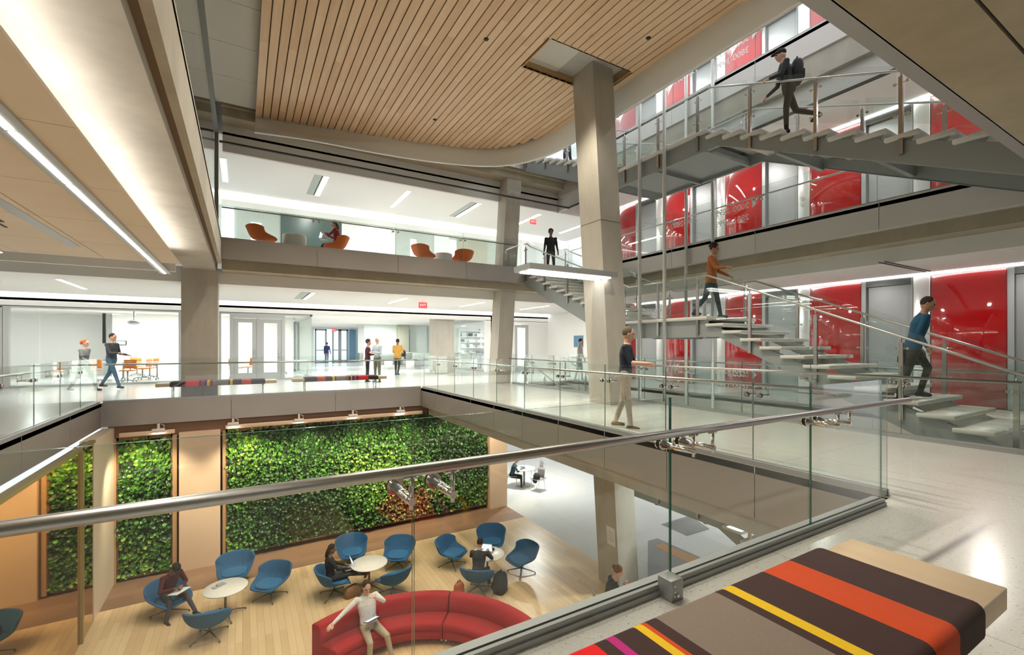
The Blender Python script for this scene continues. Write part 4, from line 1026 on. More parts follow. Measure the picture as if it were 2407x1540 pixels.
# ================================================================ people
def capsule(mb, p0, r0, p1, r1, n=12):
    p0, p1 = Vector(p0), Vector(p1); d = p1-p0; L = d.length
    if L < 1e-6: d = Vector((0, 0, 1)); L = 1e-6
    d = d/L; a = d.orthogonal().normalized(); b = d.cross(a); rings = []
    for k in range(5):
        t = -PI/2+.01+k*(PI/2-.01)/4; rings.append((p0+d*r0*math.sin(t), r0*math.cos(t)))
    for k in range(5):
        t = k*(PI/2-.01)/4; rings.append((p1+d*r1*math.sin(t), r1*math.cos(t)))
    mb.loft([[c+(a*math.cos(2*PI*i/n)+b*math.sin(2*PI*i/n))*r for i in range(n)] for c, r in rings])
SKIN = {'light': (.62, .36, .26), 'tan': (.46, .25, .16), 'brown': (.20, .10, .06), 'dark': (.10, .05, .03)}
for k_, c_ in SKIN.items(): simple('skin_'+k_, c_, .5)
simple('eye', (.02, .015, .012), .2); simple('lips', (.38, .13, .11), .4)
def cloth(c):
    n = 'cloth_%02x%02x%02x' % tuple(int(255*min(1, x)) for x in c)
    if n not in M: noisy(n, tuple(.85*x for x in c), tuple(min(1, 1.12*x) for x in c), 30., .85)
    return n
def person(label, loc, facing, top, pants, shoes=(.03, .025, .02), skin='light', hair=(.03, .02, .015), style='short', h=1.75, hip=.93, lean=4, side=0, twist=0,
           legL=(5, 3, 5), legR=(-5, 3, 5), armL=(5, 8, 15, 0), armR=(5, 8, 15, 0), head=(8, 0), sleeve='long', belt=.02, vox=.011, group=None, female=False, ik={}, stripes=False, footp=(0, 0)):
    """leg=(flex, abduct, knee); arm=(flex, abduct, elbow, inward) degrees; ik maps 'L'/'R' to hand targets in the person's frame (metres)"""
    s = h/1.75; R = math.radians
    t = thing('person', label, 'person', loc, group, world=False, rz=math.atan2(-facing[0], facing[1]))
    caps = []            # p0, r0, p1, r1, region
    V = Vector
    tw = Matrix.Rotation(R(twist), 3, 'Z')
    d = Matrix.Rotation(-R(lean), 3, 'X') @ (Matrix.Rotation(R(side), 3, 'Y') @ V((0, 0, 1)))
    p0 = V((0, 0, hip))
    fwd = Matrix.Rotation(-R(lean), 3, 'X') @ V((0, 1, 0))
    ex = (tw @ V((1, 0, 0)))
    sw = .165 if female else .19
    neck = p0+d*.53*s; chest = p0+d*.36*s
    mbt = MB(); rings = []
    W = [(-.11, .10, .085), (-.06, .165, .115), (.02, .17, .118), (.14, .142 if female else .155, .102), (.24, .155 if female else .168, .112), (.34, .168 if female else .185, .12), (.43, .15 if female else .17, .105), (.49, .10, .078), (.53, .058, .058), (.56, .045, .05)]
    for q, w, dd in W:
        c = p0+d*q*s; e = (V((1, 0, 0)).lerp(ex, max(0, min(1, q/.4)))).normalized(); f = d.cross(e).normalized()
        rings.append([c+(e*math.cos(a)*w+f*math.sin(a)*dd)*s for a in [2*PI*i/20 for i in range(20)]])
    body = MB(); body.loft(rings)
    torso_axis = (p0-d*.08*s, neck)
    hd = Matrix.Rotation(-R(lean*.35+head[0]), 3, 'X') @ (Matrix.Rotation(R(side*.4), 3, 'Y') @ V((0, 0, 1)))
    hy = Matrix.Rotation(R(head[1]+twist*.5), 3, 'Z')
    hc = neck+hd*.165*s
    hf = (hy @ V((0, 1, 0))); hf = (hf-hd*hf.dot(hd)).normalized(); hx = hf.cross(hd)
    HM = Matrix((hx, hf, hd)).transposed().to_4x4(); HM.translation = hc
    def H(x, y, z): return HM @ V((x*s, y*s, z*s))
    def add(p, r, q, r2, reg): capsule(body, p, r, q, r2); caps.append((V(p), r, V(q), r2, reg))
    add(neck-d*.03*s, .055*s, hc-hd*.06*s, .05*s, 0)
    body.ell((0, 0, 0), (.074*s, .094*s, .115*s), 20, 14, rot=HM); caps.append((H(0, .0, .02), .085*s, H(0, .015, -.03), .08*s, 0))
    add(H(0, .055, -.06), .038*s, H(0, .062, -.075), .034*s, 0)           # jaw
    add(H(0, .088, .012), .011*s, H(0, .106, -.018), .015*s, 0)           # nose
    add(H(-.03, .083, .03), .013*s, H(.03, .083, .03), .013*s, 0)         # brow
    for sx in (-1, 1): add(H(sx*.074, .0, .012), .012*s, H(sx*.080, -.008, -.022), .010*s, 0)  # ears
    add(H(-.018, .088, -.05), .009*s, H(.018, .088, -.05), .009*s, 6)     # mouth
    # legs
    ank = []
    for sx, L, fp in ((-1, legL, footp[0]), (1, legR, footp[1])):
        hj = p0+V((sx*.088*s, 0, -.03*s))
        def ld(a, ab): return V((sx*math.sin(R(ab)), math.cos(R(ab))*math.sin(R(a)), -math.cos(R(ab))*math.cos(R(a))))
        kn = hj+ld(L[0], L[1])*.43*s; an = kn+ld(L[0]-L[2], L[1]*.6)*.42*s
        add(hj, .088*s, kn, .058*s, 2); add(kn, .057*s, an, .042*s, 2)
        yaw = Matrix.Rotation(-sx*R(8), 3, 'Z'); fd = yaw @ V((0, math.cos(R(fp)), math.sin(R(fp))))
        fu = V((0, 0, 1)); heel = an+V((0, 0, -.045*s))-fd*.04*s
        add(an+V((0, 0, -.01*s)), .042*s, heel, .036*s, 3); add(heel, .036*s, an+V((0, 0, -.052*s))+fd*.13*s, .030*s, 3); add(an+V((0, 0, -.05*s))+fd*.05*s, .040*s, an+V((0, 0, -.055*s))+fd*.13*s, .034*s, 3)
        ank.append(an)
    # arms
    for sx, A, key in ((-1, armL, 'L'), (1, armR, 'R')):
        sh = p0+d*.455*s+ex*sx*sw*s
        if key in ik:
            tg = V(ik[key]); v = tg-sh; D = min(v.length, .535*s); v.normalize(); a_ = .285*s; b_ = .255*s
            ca = max(-1, min(1, (a_*a_+D*D-b_*b_)/(2*a_*D))); hint = V((sx*.8, -.35, -.7)); hint = (hint-v*hint.dot(v)).normalized()
            el = sh+v*a_*ca+hint*a_*math.sqrt(1-ca*ca); wr = sh+v*D
        else:
            def ad(f, ab): return V((sx*math.sin(R(ab)), math.cos(R(ab))*math.sin(R(f)), -math.cos(R(ab))*math.cos(R(f))))
            el = sh+(tw @ ad(A[0], A[1]))*.285*s; wr = el+(tw @ ad(A[0]+A[2], A[1]-A[3]))*.25*s
        add(p0+d*.43*s+ex*sx*.10*s, .068*s, sh, .060*s, 1); add(sh, .056*s, el, .044*s, 1); add(el, .043*s, wr, .031*s, 1 if sleeve == 'long' else 4)
        f = (wr-el).normalized(); u = V((0, 0, 1)); lat = f.cross(u)
        lat = lat.normalized() if lat.length > .15 else V((1, 0, 0)); nn = lat.cross(f).normalized()
        pl = lat.lerp(nn, .35).normalized(); pn = f.cross(pl).normalized()
        if pn.z > 0: pn = -pn
        add(wr, .027*s, wr+f*.035*s, .030*s, 5)
        for k, (o_, ln) in enumerate(((-.030, .064), (-.010, .074), (.010, .070), (.029, .056))):
            b0 = wr+f*.035*s+pl*o_*.7*s; b1 = wr+f*.088*s+pl*o_*s; k1 = b1+(f*.82+pn*.35).normalized()*ln*.55*s; k2 = k1+(f*.45+pn*.75).normalized()*ln*.5*s
            add(b0, .017*s, b1, .0125*s, 5); add(b1, .0105*s, k1, .0095*s, 5); add(k1, .0095*s, k2, .0085*s, 5)
        tb = wr+f*.03*s-pl*sx*.025*s; t1 = tb+(f*.7-pl*sx*.75+pn*.2).normalized()*.042*s
        add(tb, .014*s, t1, .0115*s, 5); add(t1, .0110*s, t1+(f*.9+pn*.3).normalized()*.032*s, .0095*s, 5)
    o = body.build('body', 'eye', None, fix=False)
    md = o.modifiers.new('r', 'REMESH'); md.mode = 'VOXEL'; md.voxel_size = vox; md.use_smooth_shade = True
    ms = o.modifiers.new('s', 'SMOOTH'); ms.factor = .5; ms.iterations = 2
    dg = bpy.context.evaluated_depsgraph_get(); dg.update()
    me = bpy.data.meshes.new_from_object(o.evaluated_get(dg)); bpy.data.objects.remove(o)
    me.name = 'body'; me.materials.clear()
    nf = len(me.polygons); C = np.zeros(nf*3); me.polygons.foreach_get('center', C); C = C.reshape(-1, 3)
    best = np.full(nf, 1e9); reg = np.zeros(nf, int)
    def dist(C, a, r0, b, r1):
        a, b = np.array(a), np.array(b); ab = b-a; L2_ = max(1e-9, ab@ab); tt = np.clip(((C-a)@ab)/L2_, 0, 1)
        return np.linalg.norm(C-(a+tt[:, None]*ab), axis=1)-(r0+(r1-r0)*tt)
    a, b = np.array(torso_axis[0]), np.array(torso_axis[1]); ab = b-a; tt = np.clip(((C-a)@ab)/(ab@ab), -.2, .97)
    rr_ = np.where(tt < .7, .135, .135-(tt-.7)*.30)
    dt = np.linalg.norm(C-(a+tt[:, None]*ab), axis=1)-rr_*s
    along = tt*np.linalg.norm(ab)-.08*s
    best = dt.copy(); reg[:] = np.where(along > belt*s, 1, 2)
    for p, r, q, r2, rg in caps:
        dd = dist(C, p, r, q, r2); k = dd < best; best[k] = dd[k]; reg[k] = rg
    # collar: skin above, fabric kept on the torso
    reg = np.where((reg == 4) | (reg == 5), 0, reg)
    # eyes
    for sx in (-1, 1):
        e = np.array(H(sx*.031, .082, .008)); reg[np.linalg.norm(C-e, axis=1) < .0135*s] = 5
    if belt < -.05:
        k = (reg == 2) & (C[:, 2] > hip+belt*s); reg[k] = 1
    mats = ['skin_'+skin, cloth(top), cloth(pants), cloth(shoes), 'skin_'+skin, 'eye', 'lips']
    if stripes:
        sh_z = (along/s); k = (reg == 1) & (((sh_z > .20) & (sh_z < .225)) | ((sh_z > .25) & (sh_z < .275))); reg[k] = 5
    for m_ in mats: me.materials.append(M[m_])
    me.polygons.foreach_set('material_index', reg.astype(np.int32)); me.polygons.foreach_set('use_smooth', [True]*nf)
    bo = bpy.data.objects.new('body', me); COL.objects.link(bo); bo.parent = t
    # hair
    hn = cloth(hair)
    if style != 'bald':
        mb = MB(); T = HM.to_4x4()
        if style == 'cap':
            mb.ell((0, 0, 0), (.088*s, .106*s, .085*s), 20, 12, rot=T @ Matrix.Translation(V((0, -.01, .055))*s)); mb.ell((0, 0, 0), (.07*s, .075*s, .012*s), 16, 8, rot=T @ Matrix.Translation(V((0, .10, .055))*s)); nm = 'cap'
        else:
            mb.ell((0, 0, 0), (.083*s, .092*s, .100*s), 20, 14, rot=T @ Matrix.Translation(V((0, -.022, .030))*s)); nm = 'hair'
            if style == 'long': mb.ell((0, 0, 0), (.085*s, .05*s, .16*s), 16, 12, rot=T @ Matrix.Translation(V((0, -.065, -.07))*s))
            if style == 'bun': mb.ell((0, 0, 0), (.05*s, .05*s, .045*s), 14, 10, rot=T @ Matrix.Translation(V((0, -.12, .045))*s))
            if style == 'pony': mb.ell((0, 0, 0), (.035*s, .05*s, .07*s), 14, 10, rot=T @ Matrix.Translation(V((0, -.125, .0))*s))
            if style == 'curly':
                for _ in range(26):
                    a, b_ = random.uniform(0, 2*PI), random.uniform(-.2, 1.4); mb.ell((0, 0, 0), (.03*s,)*3, 8, 6, rot=T @ Matrix.Translation(V((.085*math.cos(a)*math.cos(b_), -.03+.085*math.sin(a)*math.cos(b_), .035+.10*math.sin(b_)))*s))
        mb.build(nm, hn, t)
    return t
def dirn(r, f):
    """plan direction from screen-right and away components"""
    v = Vector((r*_c+f*_s, -r*_s+f*_c)); return v.normalized()
def on(px, py, z): return Vector(atz(px, py, z))
# walkway --------------------------------------------------------
person('woman in grey jumper with red hair walking behind the left balustrade', on(197, 921, 0), dirn(1, .1), (.20, .21, .20), (.10, .13, .11), skin='light', hair=(.42, .10, .03), style='pony', h=1.60, hip=.85, lean=3, legL=(24, 2, 6), legR=(-14, 2, 22), armL=(-15, 8, 25, 0), armR=(20, 8, 40, 5), female=True, stripes=True)
person('man in charcoal jumper and blue jeans walking ahead of the red haired woman', on(262, 914, 0), dirn(1, .05), (.035, .04, .045), (.045, .10, .17), skin='tan', hair=(.02, .012, .01), h=1.82, hip=.96, lean=2, legL=(-20, 2, 14), legR=(24, 2, 4), armL=(10, 8, 70, 10), armR=(25, 6, 65, 5))
person('person in burgundy jacket with curly dark hair, left of the standing pair', on(864, 897, 0), dirn(.9, .3), (.065, .012, .018), (.012, .014, .018), skin='tan', hair=(.03, .03, .03), style='curly', h=1.66, hip=.87, lean=2, belt=-.14, legL=(2, 5, 3), legR=(-2, 5, 3), armL=(15, 8, 80, 40), armR=(20, 8, 75, 40), female=True)
person('bald man in pale blue shirt facing the person in burgundy', on(887, 898, 0), dirn(-.5, -.85), (.46, .52, .55), (.15, .145, .10), skin='light', style='bald', h=1.76, hip=.93, lean=-2, legL=(4, 6, 3), legR=(-2, 6, 3), armL=(15, 10, 85, 50), armR=(15, 10, 85, 50))
person('person in mustard yellow jacket walking away with a black shoulder bag', on(934, 882, 0), dirn(.1, 1), (.62, .33, .07), (.03, .03, .03), skin='brown', hair=(.02, .015, .01), h=1.74, hip=.92, lean=3, belt=-.12, legL=(12, 3, 6), legR=(-10, 3, 20), armL=(10, 8, 60, 20), armR=(0, 12, 30, 0))
person('person in navy jacket with white print walking out through the far doors', on(768, 853, 0), dirn(0, 1), (.02, .03, .11), (.13, .13, .13), skin='tan', hair=(.05, .04, .03), h=1.70, hip=.9, vox=.016, belt=-.1)
person('man in navy polo shirt and beige trousers walking past the leaning column', (5.70, 5.82, 0), dirn(.92, -.38), (.010, .017, .033), (.50, .42, .34), (.10, .065, .04), skin='light', hair=(.13, .10, .07), h=1.74, hip=.92, lean=3, legL=(-7, 2, 12), legR=(8, 2, 2), armL=(18, 8, 62, 10), armR=(22, 10, 66, 8), sleeve='short', vox=.0075, head=(8, 10))
person('person in pale shirt holding a phone to the ear beside the plain white wall', on(1362, 893, 0), dirn(.7, -.3), (.42, .40, .37), (.16, .19, .20), (.3, .28, .22), skin='tan', hair=(.03, .02, .02), h=1.72, hip=.9, legL=(8, 3, 4), legR=(-6, 3, 8), armL=(5, 8, 15, 0), ik={'R': (.13, .12, 1.52)}, vox=.013)
# stairs ---------------------------------------------------------
ZL = 2.08
person('man in rust brown jacket and jeans stepping off the stair landing', (9.62, 6.98, ZL), dirn(.75, -.6), (.35, .12, .03), (.025, .05, .085), skin='tan', hair=(.025, .015, .01), style='curly', h=1.76, hip=.93, belt=-.12, lean=4, legL=(14, 2, 4), legR=(-14, 2, 22), armL=(15, 10, 45, 10), armR=(25, 10, 60, 0), head=(10, 0))
person('man in teal blue jacket walking down the lower stair flight', (9.60, 3.16, 3*R1), dirn(.9, -.45), (.012, .085, .165), (.035, .035, .025), (.012, .012, .012), skin='tan', hair=(.04, .03, .025), h=1.72, hip=.91, lean=14, belt=-.1, legL=(30, 2, 44), legR=(-14, 2, 4), armL=(-10, 10, 30, 0), armR=(-22, 8, 45, 0), head=(16, -20), vox=.009)
person('man in dark clothes with a backpack climbing the upper stair flight', (9.46, 5.10, L3+8*R1), dirn(-.9, .25), (.030, .034, .036), (.022, .022, .024), skin='light', hair=(.02, .015, .012), style='cap', h=1.74, hip=.90, lean=12, legL=(10, 2, 10), legR=(-22, 2, 52), armL=(20, 8, 50, 0), armR=(10, 8, 40, 0), footp=(0, -30))
person('person in dark coat coming down at the head of the walkway staircase', (10.1, 14.25, 4.13), dirn(0, -1), (.018, .020, .018), (.028, .030, .022), skin='brown', hair=(.01, .01, .01), style='curly', h=1.72, hip=.89, legL=(8, 3, 4), legR=(-6, 3, 14), belt=-.16)
person('person in dark trousers high on the upper staircase beside the column', (10.2, 13.35, L3+2.08+R2*9), dirn(-.5, .5), (.02, .022, .026), (.02, .022, .028), skin='brown', hair=(.01, .01, .01), h=1.72, hip=.9)
# lounge ---------------------------------------------------------
SEAT = .37
def seated(label, xy, f, z, top, pants, seat=SEAT, **k):
    a = dict(h=1.62, hip=seat+.10, lean=-8, legL=(82, 8, 80), legR=(82, 8, 80), head=(22, 0)); a.update(k)
    return person(label, (xy[0], xy[1], z), f, top, pants, **a)
def fdir(p, q): return (Vector(q)-Vector(p)).normalized()
def rel(p, q, rz): return dirn
c4 = (-1.36, 12.35); f4 = Vector((-math.sin(face(c4, T1)-.35), math.cos(face(c4, T1)-.35)))
seated('person in burgundy top and black cap bent over a notebook in a blue chair', Vector(c4)-f4*.08, f4, L1, (.085, .012, .016), (.07, .065, .07), skin='brown', hair=(.008, .008, .009), style='cap', lean=18, legL=(86, 10, 50), legR=(88, 14, 92), head=(42, 0), ik={'L': (-.10, .33, .64), 'R': (.10, .36, .66)}, vox=.008)
c8 = (1.85, 11.35); f8 = fdir(c8, T2); rz8 = face(c8, T2)+.2; f8 = Vector((-math.sin(rz8), math.cos(rz8)))
seated('woman with long dark hair, shoes propped on the table, laptop on her lap', Vector(c8)-f8*.08, f8, L1, (.018, .022, .018), (.05, .05, .048), shoes=(.20, .11, .07), skin='brown', hair=(.008, .006, .006), style='long', lean=-4, legL=(92, 3, 14), legR=(95, 6, 18), head=(24, -10), ik={'L': (-.12, .33, .62), 'R': (.12, .33, .62)}, female=True, vox=.008, footp=(60, 60))
c12 = (4.84, 9.80); rz12 = face(c12, T3)+.1; f12 = Vector((-math.sin(rz12), math.cos(rz12)))
seated('man in dark grey jumper working at a laptop, seen from behind', Vector(c12)-f12*.02, f12, L1, (.045, .045, .050), (.05, .06, .08), skin='light', hair=(.025, .015, .012), lean=14, head=(18, 0), ik={'L': (-.12, .46, .76), 'R': (.14, .46, .76)}, vox=.008)
am = math.radians(95); ps = (SCX+1.99*math.cos(am), SCY+1.99*math.sin(am))
seated('bearded man in white shirt reclining on the red sofa with an arm along its back', ps, Vector((.10, -1)), L1, (.66, .62, .58), (.44, .35, .24), shoes=(.06, .04, .03), seat=.43, h=1.74, skin='light', hair=(.045, .022, .015), lean=-20, legL=(80, 16, 70), legR=(78, 4, 76), head=(26, 0), ik={'R': (.76, .06, .74), 'L': (-.06, .20, 1.10)}, vox=.007)
seated('woman in black blazer with auburn hair resting her chin on her hand, lower right', (6.40, 7.02), dirn(.9, .1), L1, (.014, .014, .017), (.03, .03, .03), skin='light', hair=(.17, .065, .03), style='bun', h=1.74, hip=.60, lean=14, head=(26, 0), ik={'R': (.08, .34, .98), 'L': (-.1, .4, .74)}, female=True, vox=.009)
pf = atz(1203, 1143, L1)
seated('person in dark clothes at the far cafe table on the lower floor', pf, dirn(1, 0), L1, (.03, .06, .07), (.012, .012, .014), skin='light', hair=(.05, .03, .02), lean=16, ik={'L': (-.15, .42, .76), 'R': (.15, .42, .76)}, vox=.014)
c2_ = (2.62, 15.9); f2_ = Vector((-math.sin(1.2), math.cos(1.2)))
seated('woman in red top reading at a turquoise laptop on the far balcony', Vector(c2_)-f2_*.05, f2_, L3, (.28, .008, .025), (.010, .012, .012), skin='light', hair=(.045, .022, .014), style='long', lean=2, legL=(80, 5, 50), legR=(82, 8, 55), ik={'L': (-.14, .34, .76), 'R': (.14, .34, .76)}, female=True)
# ================================================================ things carried and lying about
def laptop(label, p, rz, lid='alu', open_=105, scr='screen'):
    t = thing('laptop', label, 'laptop', p, world=False, rz=rz)
    MB().bbox(-.16, .16, -.11, .11, 0, .016, .005).build('keyboard_base', 'alu', t)
    a = math.radians(open_); R_ = Matrix.Translation((0, .11, .014)) @ Matrix.Rotation(a-PI, 4, 'X') @ Matrix.Translation((0, -.11, 0))
    mb = MB(); mb.bbox(-.16, .16, -.11, .11, 0, .01, .004, mx=R_ ); l = mb.build('lid', lid, t)
    mb = MB(); mb.box(-.148, .148, -.10, .10, -.002, .0); q = mb.build('display', scr, t); q.data.transform(R_)
    return t
def lpos(p, f, x, y, z): r = Vector((f[1], -f[0])); return (p[0]+f[0]*y+r[0]*x, p[1]+f[1]*y+r[1]*x, z)
def yawf(f): return math.atan2(-f[0], f[1])
simple('teal', (.05, .42, .42), .4)
pw = Vector(c8)-f8*.08; laptop('open laptop on the lap of the woman with propped-up shoes', lpos(pw, f8, 0, .40, L1+.56), yawf(f8))
pm = Vector(c12)-f12*.02; laptop('open laptop on the right white table in front of the man in grey', lpos(pm, f12, .02, .60, L1+.634), yawf(f12))
pr = Vector(c2_)-f2_*.05; laptop('turquoise laptop held by the reading woman', lpos(pr, f2_, 0, .42, L3+.58), yawf(f2_), 'teal')
t = thing('tablet', 'black tablet with a lit screen on the lap of the man in the white shirt', 'tablet', (ps[0]+.0, ps[1]-.14, L1+.70))
mx = Matrix.Translation((ps[0]+.02, ps[1]-.17, L1+.685)) @ Matrix.Rotation(.35, 4, 'Z') @ Matrix.Rotation(-.35, 4, 'X')
MB().bbox(-.14, .14, -.09, .09, -.006, .006, .005, mx=mx).build('case', 'dark', t)
mb = MB(); mb.box(-.12, .12, -.055, .07, .0065, .008); q = mb.build('display', 'screen', t); q.data.transform(Matrix.Translation(t.location) @ Matrix() if 0 else Matrix()); q.data.transform(Matrix.Translation(Vector(t.location)) if 0 else Matrix())
for v_ in q.data.vertices: v_.co = (mx @ (v_.co+Vector(t.location)))-Vector(t.location)
pc = Vector(c4)-f4*.08
o = MB().bbox(-.17, .17, -.12, .12, 0, .018, .004).build('notebook', 'white'); o.location = lpos(pc, f4, .02, .42, L1+.58); o.rotation_euler = (.15, 0, yawf(f4)+.2); tag(o, 'open white notebook on the knees of the person in the black cap', 'notebook')
o = MB().bbox(-.13, .13, -.05, .05, 0, .02, .003).bbox(-.05, .08, -.03, .04, .02, .05, .004).build('paper_stack', 'frame_grey'); o.location = (T1[0]-.12, T1[1]+.12, L1+.633); o.rotation_euler.z = .6; tag(o, 'small stack of papers on the left white table', 'papers')
o = MB().bbox(-.06, .06, -.05, .05, 0, .07, .02).bbox(.08, .14, -.04, .04, 0, .06, .02).build('camera_bag', 'dark'); o.location = lpos(T3, f12, .02, .12, L1+.634); tag(o, 'small black pouches on the right white table beside the laptop', 'pouch')
def bag(name, label, p, s, mat, strap=True, rz=0.):
    t = thing(name, label, 'bag', p, world=False, rz=rz)
    mb = MB(); sx, sy, sz = s; rings = []
    for k, (z, w) in enumerate(((0, .86), (.04, .98), (.45, 1.), (.8, .9), (.95, .68), (1., .35))):
        rings.append([(sx/2*w*(abs(math.cos(a))**.6)*(1 if math.cos(a) > 0 else -1), sy/2*w*(abs(math.sin(a))**.6)*(1 if math.sin(a) > 0 else -1), z*sz) for a in [2*PI*i/20 for i in range(20)]])
    mb.loft(rings); mb.build('bag_body', mat, t)
    MB().bbox(-sx*.32, sx*.32, sy*.44, sy*.62, sz*.12, sz*.5, .02).build('pocket', mat, t)
    if strap: MB().tube([(-sx*.2, 0, sz*.95), (-sx*.12, 0, sz*1.1), (sx*.12, 0, sz*1.1), (sx*.2, 0, sz*.95)], .012, 8).build('handle', 'dark', t)
    return t
noisy('bag_black', (.015, .017, .018), (.03, .033, .035), 20., .8); noisy('bag_tan', (.36, .09, .03), (.42, .12, .04), 10., .7); noisy('bag_brown', (.20, .11, .05), (.27, .15, .07), 10., .7)
bag('backpack', 'black backpack leaning on the floor right of the man in grey', (5.28, 9.52, L1), (.38, .30, .46), 'bag_black', rz=.6)
bag('tote_bag', 'rust orange bag on the floor left of the man in grey', (4.33, 9.78, L1), (.26, .16, .36), 'bag_tan', rz=.2)
bag('tote_bag', 'brown leather bag on the floor under the chair of the woman with the laptop', (2.22, 11.12, L1), (.42, .22, .24), 'bag_brown', rz=.3)
bu = bag('backpack', 'dark backpack with an orange patch worn on the upper stair', (9.46, 5.10, L3+8*R1), (.32, .20, .46), 'bag_black'); dd_ = dirn(-.9, .25); bu.location = Vector((9.46-dd_.x*.14, 5.10-dd_.y*.14, L3+8*R1+.98)); bu.rotation_euler = (0, 0, yawf(-dd_))
MB().bbox(-.09, .09, .065, .105, .27, .36, .01).build('patch', 'orange_fabric', bu)
py_ = on(934, 882, 0); by = bag('shoulder_bag', 'black shoulder bag carried by the person in the mustard jacket', (py_.x+.30, py_.y-.02, .88), (.16, .34, .30), 'bag_black')
bag('messenger_bag', 'dark bag swinging behind the man in the teal jacket', (9.95, 3.28, 3*R1+.55), (.16, .34, .30), 'bag_black', rz=.3)
# cafe furniture far on the lower floor
ct_ = atz(1232, 1142, L1)
t = thing('cafe_table', 'round white cafe table on the lower floor beyond the plant wall', 'table', ct_)
MB().lathe([(0, .72), (.45, .72), (.45, .745), (0, .745)], ct_, 28).build('tabletop', 'white', t); MB().cyl(ct_, Vector(ct_)+Vector((0, 0, .72)), .045, 12).build('pedestal', 'alu', t); MB().lathe([(0, 0), (.30, 0), (.28, .02), (0, .03)], ct_, 24).build('base', 'alu', t)
def cafe_chair(label, p, rz, first=None):
    if first is not None: return dup(first, p, rz, label)
    t = thing('cafe_chair', label, 'chair', p, 'grey cafe chairs', world=False, rz=rz)
    MB().bbox(-.22, .22, -.21, .21, .44, .46, .01).build('seat', 'shell_grey', t)
    mb = MB(); rings = []
    for z, y in ((.46, -.20), (.60, -.235), (.75, -.25), (.86, -.26)): rings.append([(.22*math.sin(a), y+.05*(1-math.cos(a)), z) for a in [-.9+1.8*i/8 for i in range(9)]]+[(.22*math.sin(a), y-.014+.05*(1-math.cos(a)), z) for a in [.9-1.8*i/8 for i in range(9)]])
    mb.loft(rings); mb.build('backrest', 'shell_grey', t)
    for sx in (-1, 1):
        for sy in (-1, 1): MB().cyl((sx*.18, sy*.17, .44), (sx*.22, sy*.21, 0), .011, 8).build('leg', 'chrome', t)
    return t
simple('shell_grey', (.30, .29, .285), .5)
q1 = atz(1264, 1152, L1); cc = cafe_chair('grey cafe chair nearest us at the far cafe table, with a dark coat on it', q1, 1.9)
cafe_chair('grey cafe chair at the back of the far cafe table', atz(1262, 1128, L1), 1.4, cc); cafe_chair('grey cafe chair in which the far cafe visitor sits', pf, yawf(dirn(1, 0)), cc); cafe_chair('grey chair in which the woman in the black blazer sits', (6.37, 7.03, L1), yawf(dirn(.9, .1)), cc)
o = MB().ell((q1[0]-.05, q1[1], L1+.55), (.13, .17, .16), 14, 10).ell((q1[0]-.12, q1[1]+.02, L1+.42), (.1, .12, .14), 12, 8).build('coat', 'bag_black'); tag(o, 'dark coat lying on the grey cafe chair', 'coat')
t = laptop('open laptop on the far cafe table', (ct_[0]-.08, ct_[1], L1+.746), yawf(dirn(1, 0)), 'blue_panel')
o = MB().box(14.86, 14.9, *sorted((atx(1350, 800, 14.9)[1], atx(1371, 800, 14.9)[1])), atx(1360, 816, 14.9)[2], atx(1360, 789, 14.9)[2]).build('poster', 'blue_panel'); tag(o, 'small blue poster on the plain white wall', 'poster')
# paper notice on the lower part of the leaning column
z0_, z1_ = aty(1440, 1290, 8.1)[2], aty(1440, 1248, 8.1)[2]
def colx(z): k = (z-L1)/(8.6-L1); return C2B.lerp(C2T, k)
pc_ = colx((z0_+z1_)/2); t = thing('paper_notice', 'white paper notice taped to the lower leaning column', 'notice', (pc_.x-.31, pc_.y, (z0_+z1_)/2))
cz = (z0_+z1_)/2; hh_ = .22
qs = [(colx(z).x-.312, pc_.y+dy, z) for z, dy in ((cz-hh_, -.02), (cz-hh_, -.30), (cz+hh_, -.30), (cz+hh_, -.02))]
mb = MB(); mb.add(qs+[(x-.003, y, z) for x, y, z in qs], [(0, 1, 2, 3), (7, 6, 5, 4), (0, 4, 5, 1), (1, 5, 6, 2), (2, 6, 7, 3), (3, 7, 4, 0)]); mb.build('sheet', 'white', t)
mb = MB()
for k in range(5): z = cz+.10-k*.05; mb.box(colx(z).x-.317, colx(z).x-.3145, pc_.y-.26, pc_.y-.06-(k % 2)*.04, z-.006, z+.006)
mb.build('print_lines', 'frame_grey', t)
# orange notice beside the polo man
o = MB().box(13.1, 13.13, *sorted((atx(1537, 820, 13.1)[1], atx(1551, 820, 13.1)[1])), atx(1543, 834, 13.1)[2], atx(1543, 808, 13.1)[2]).build('notice_board', 'orange_fabric') if 0 else None
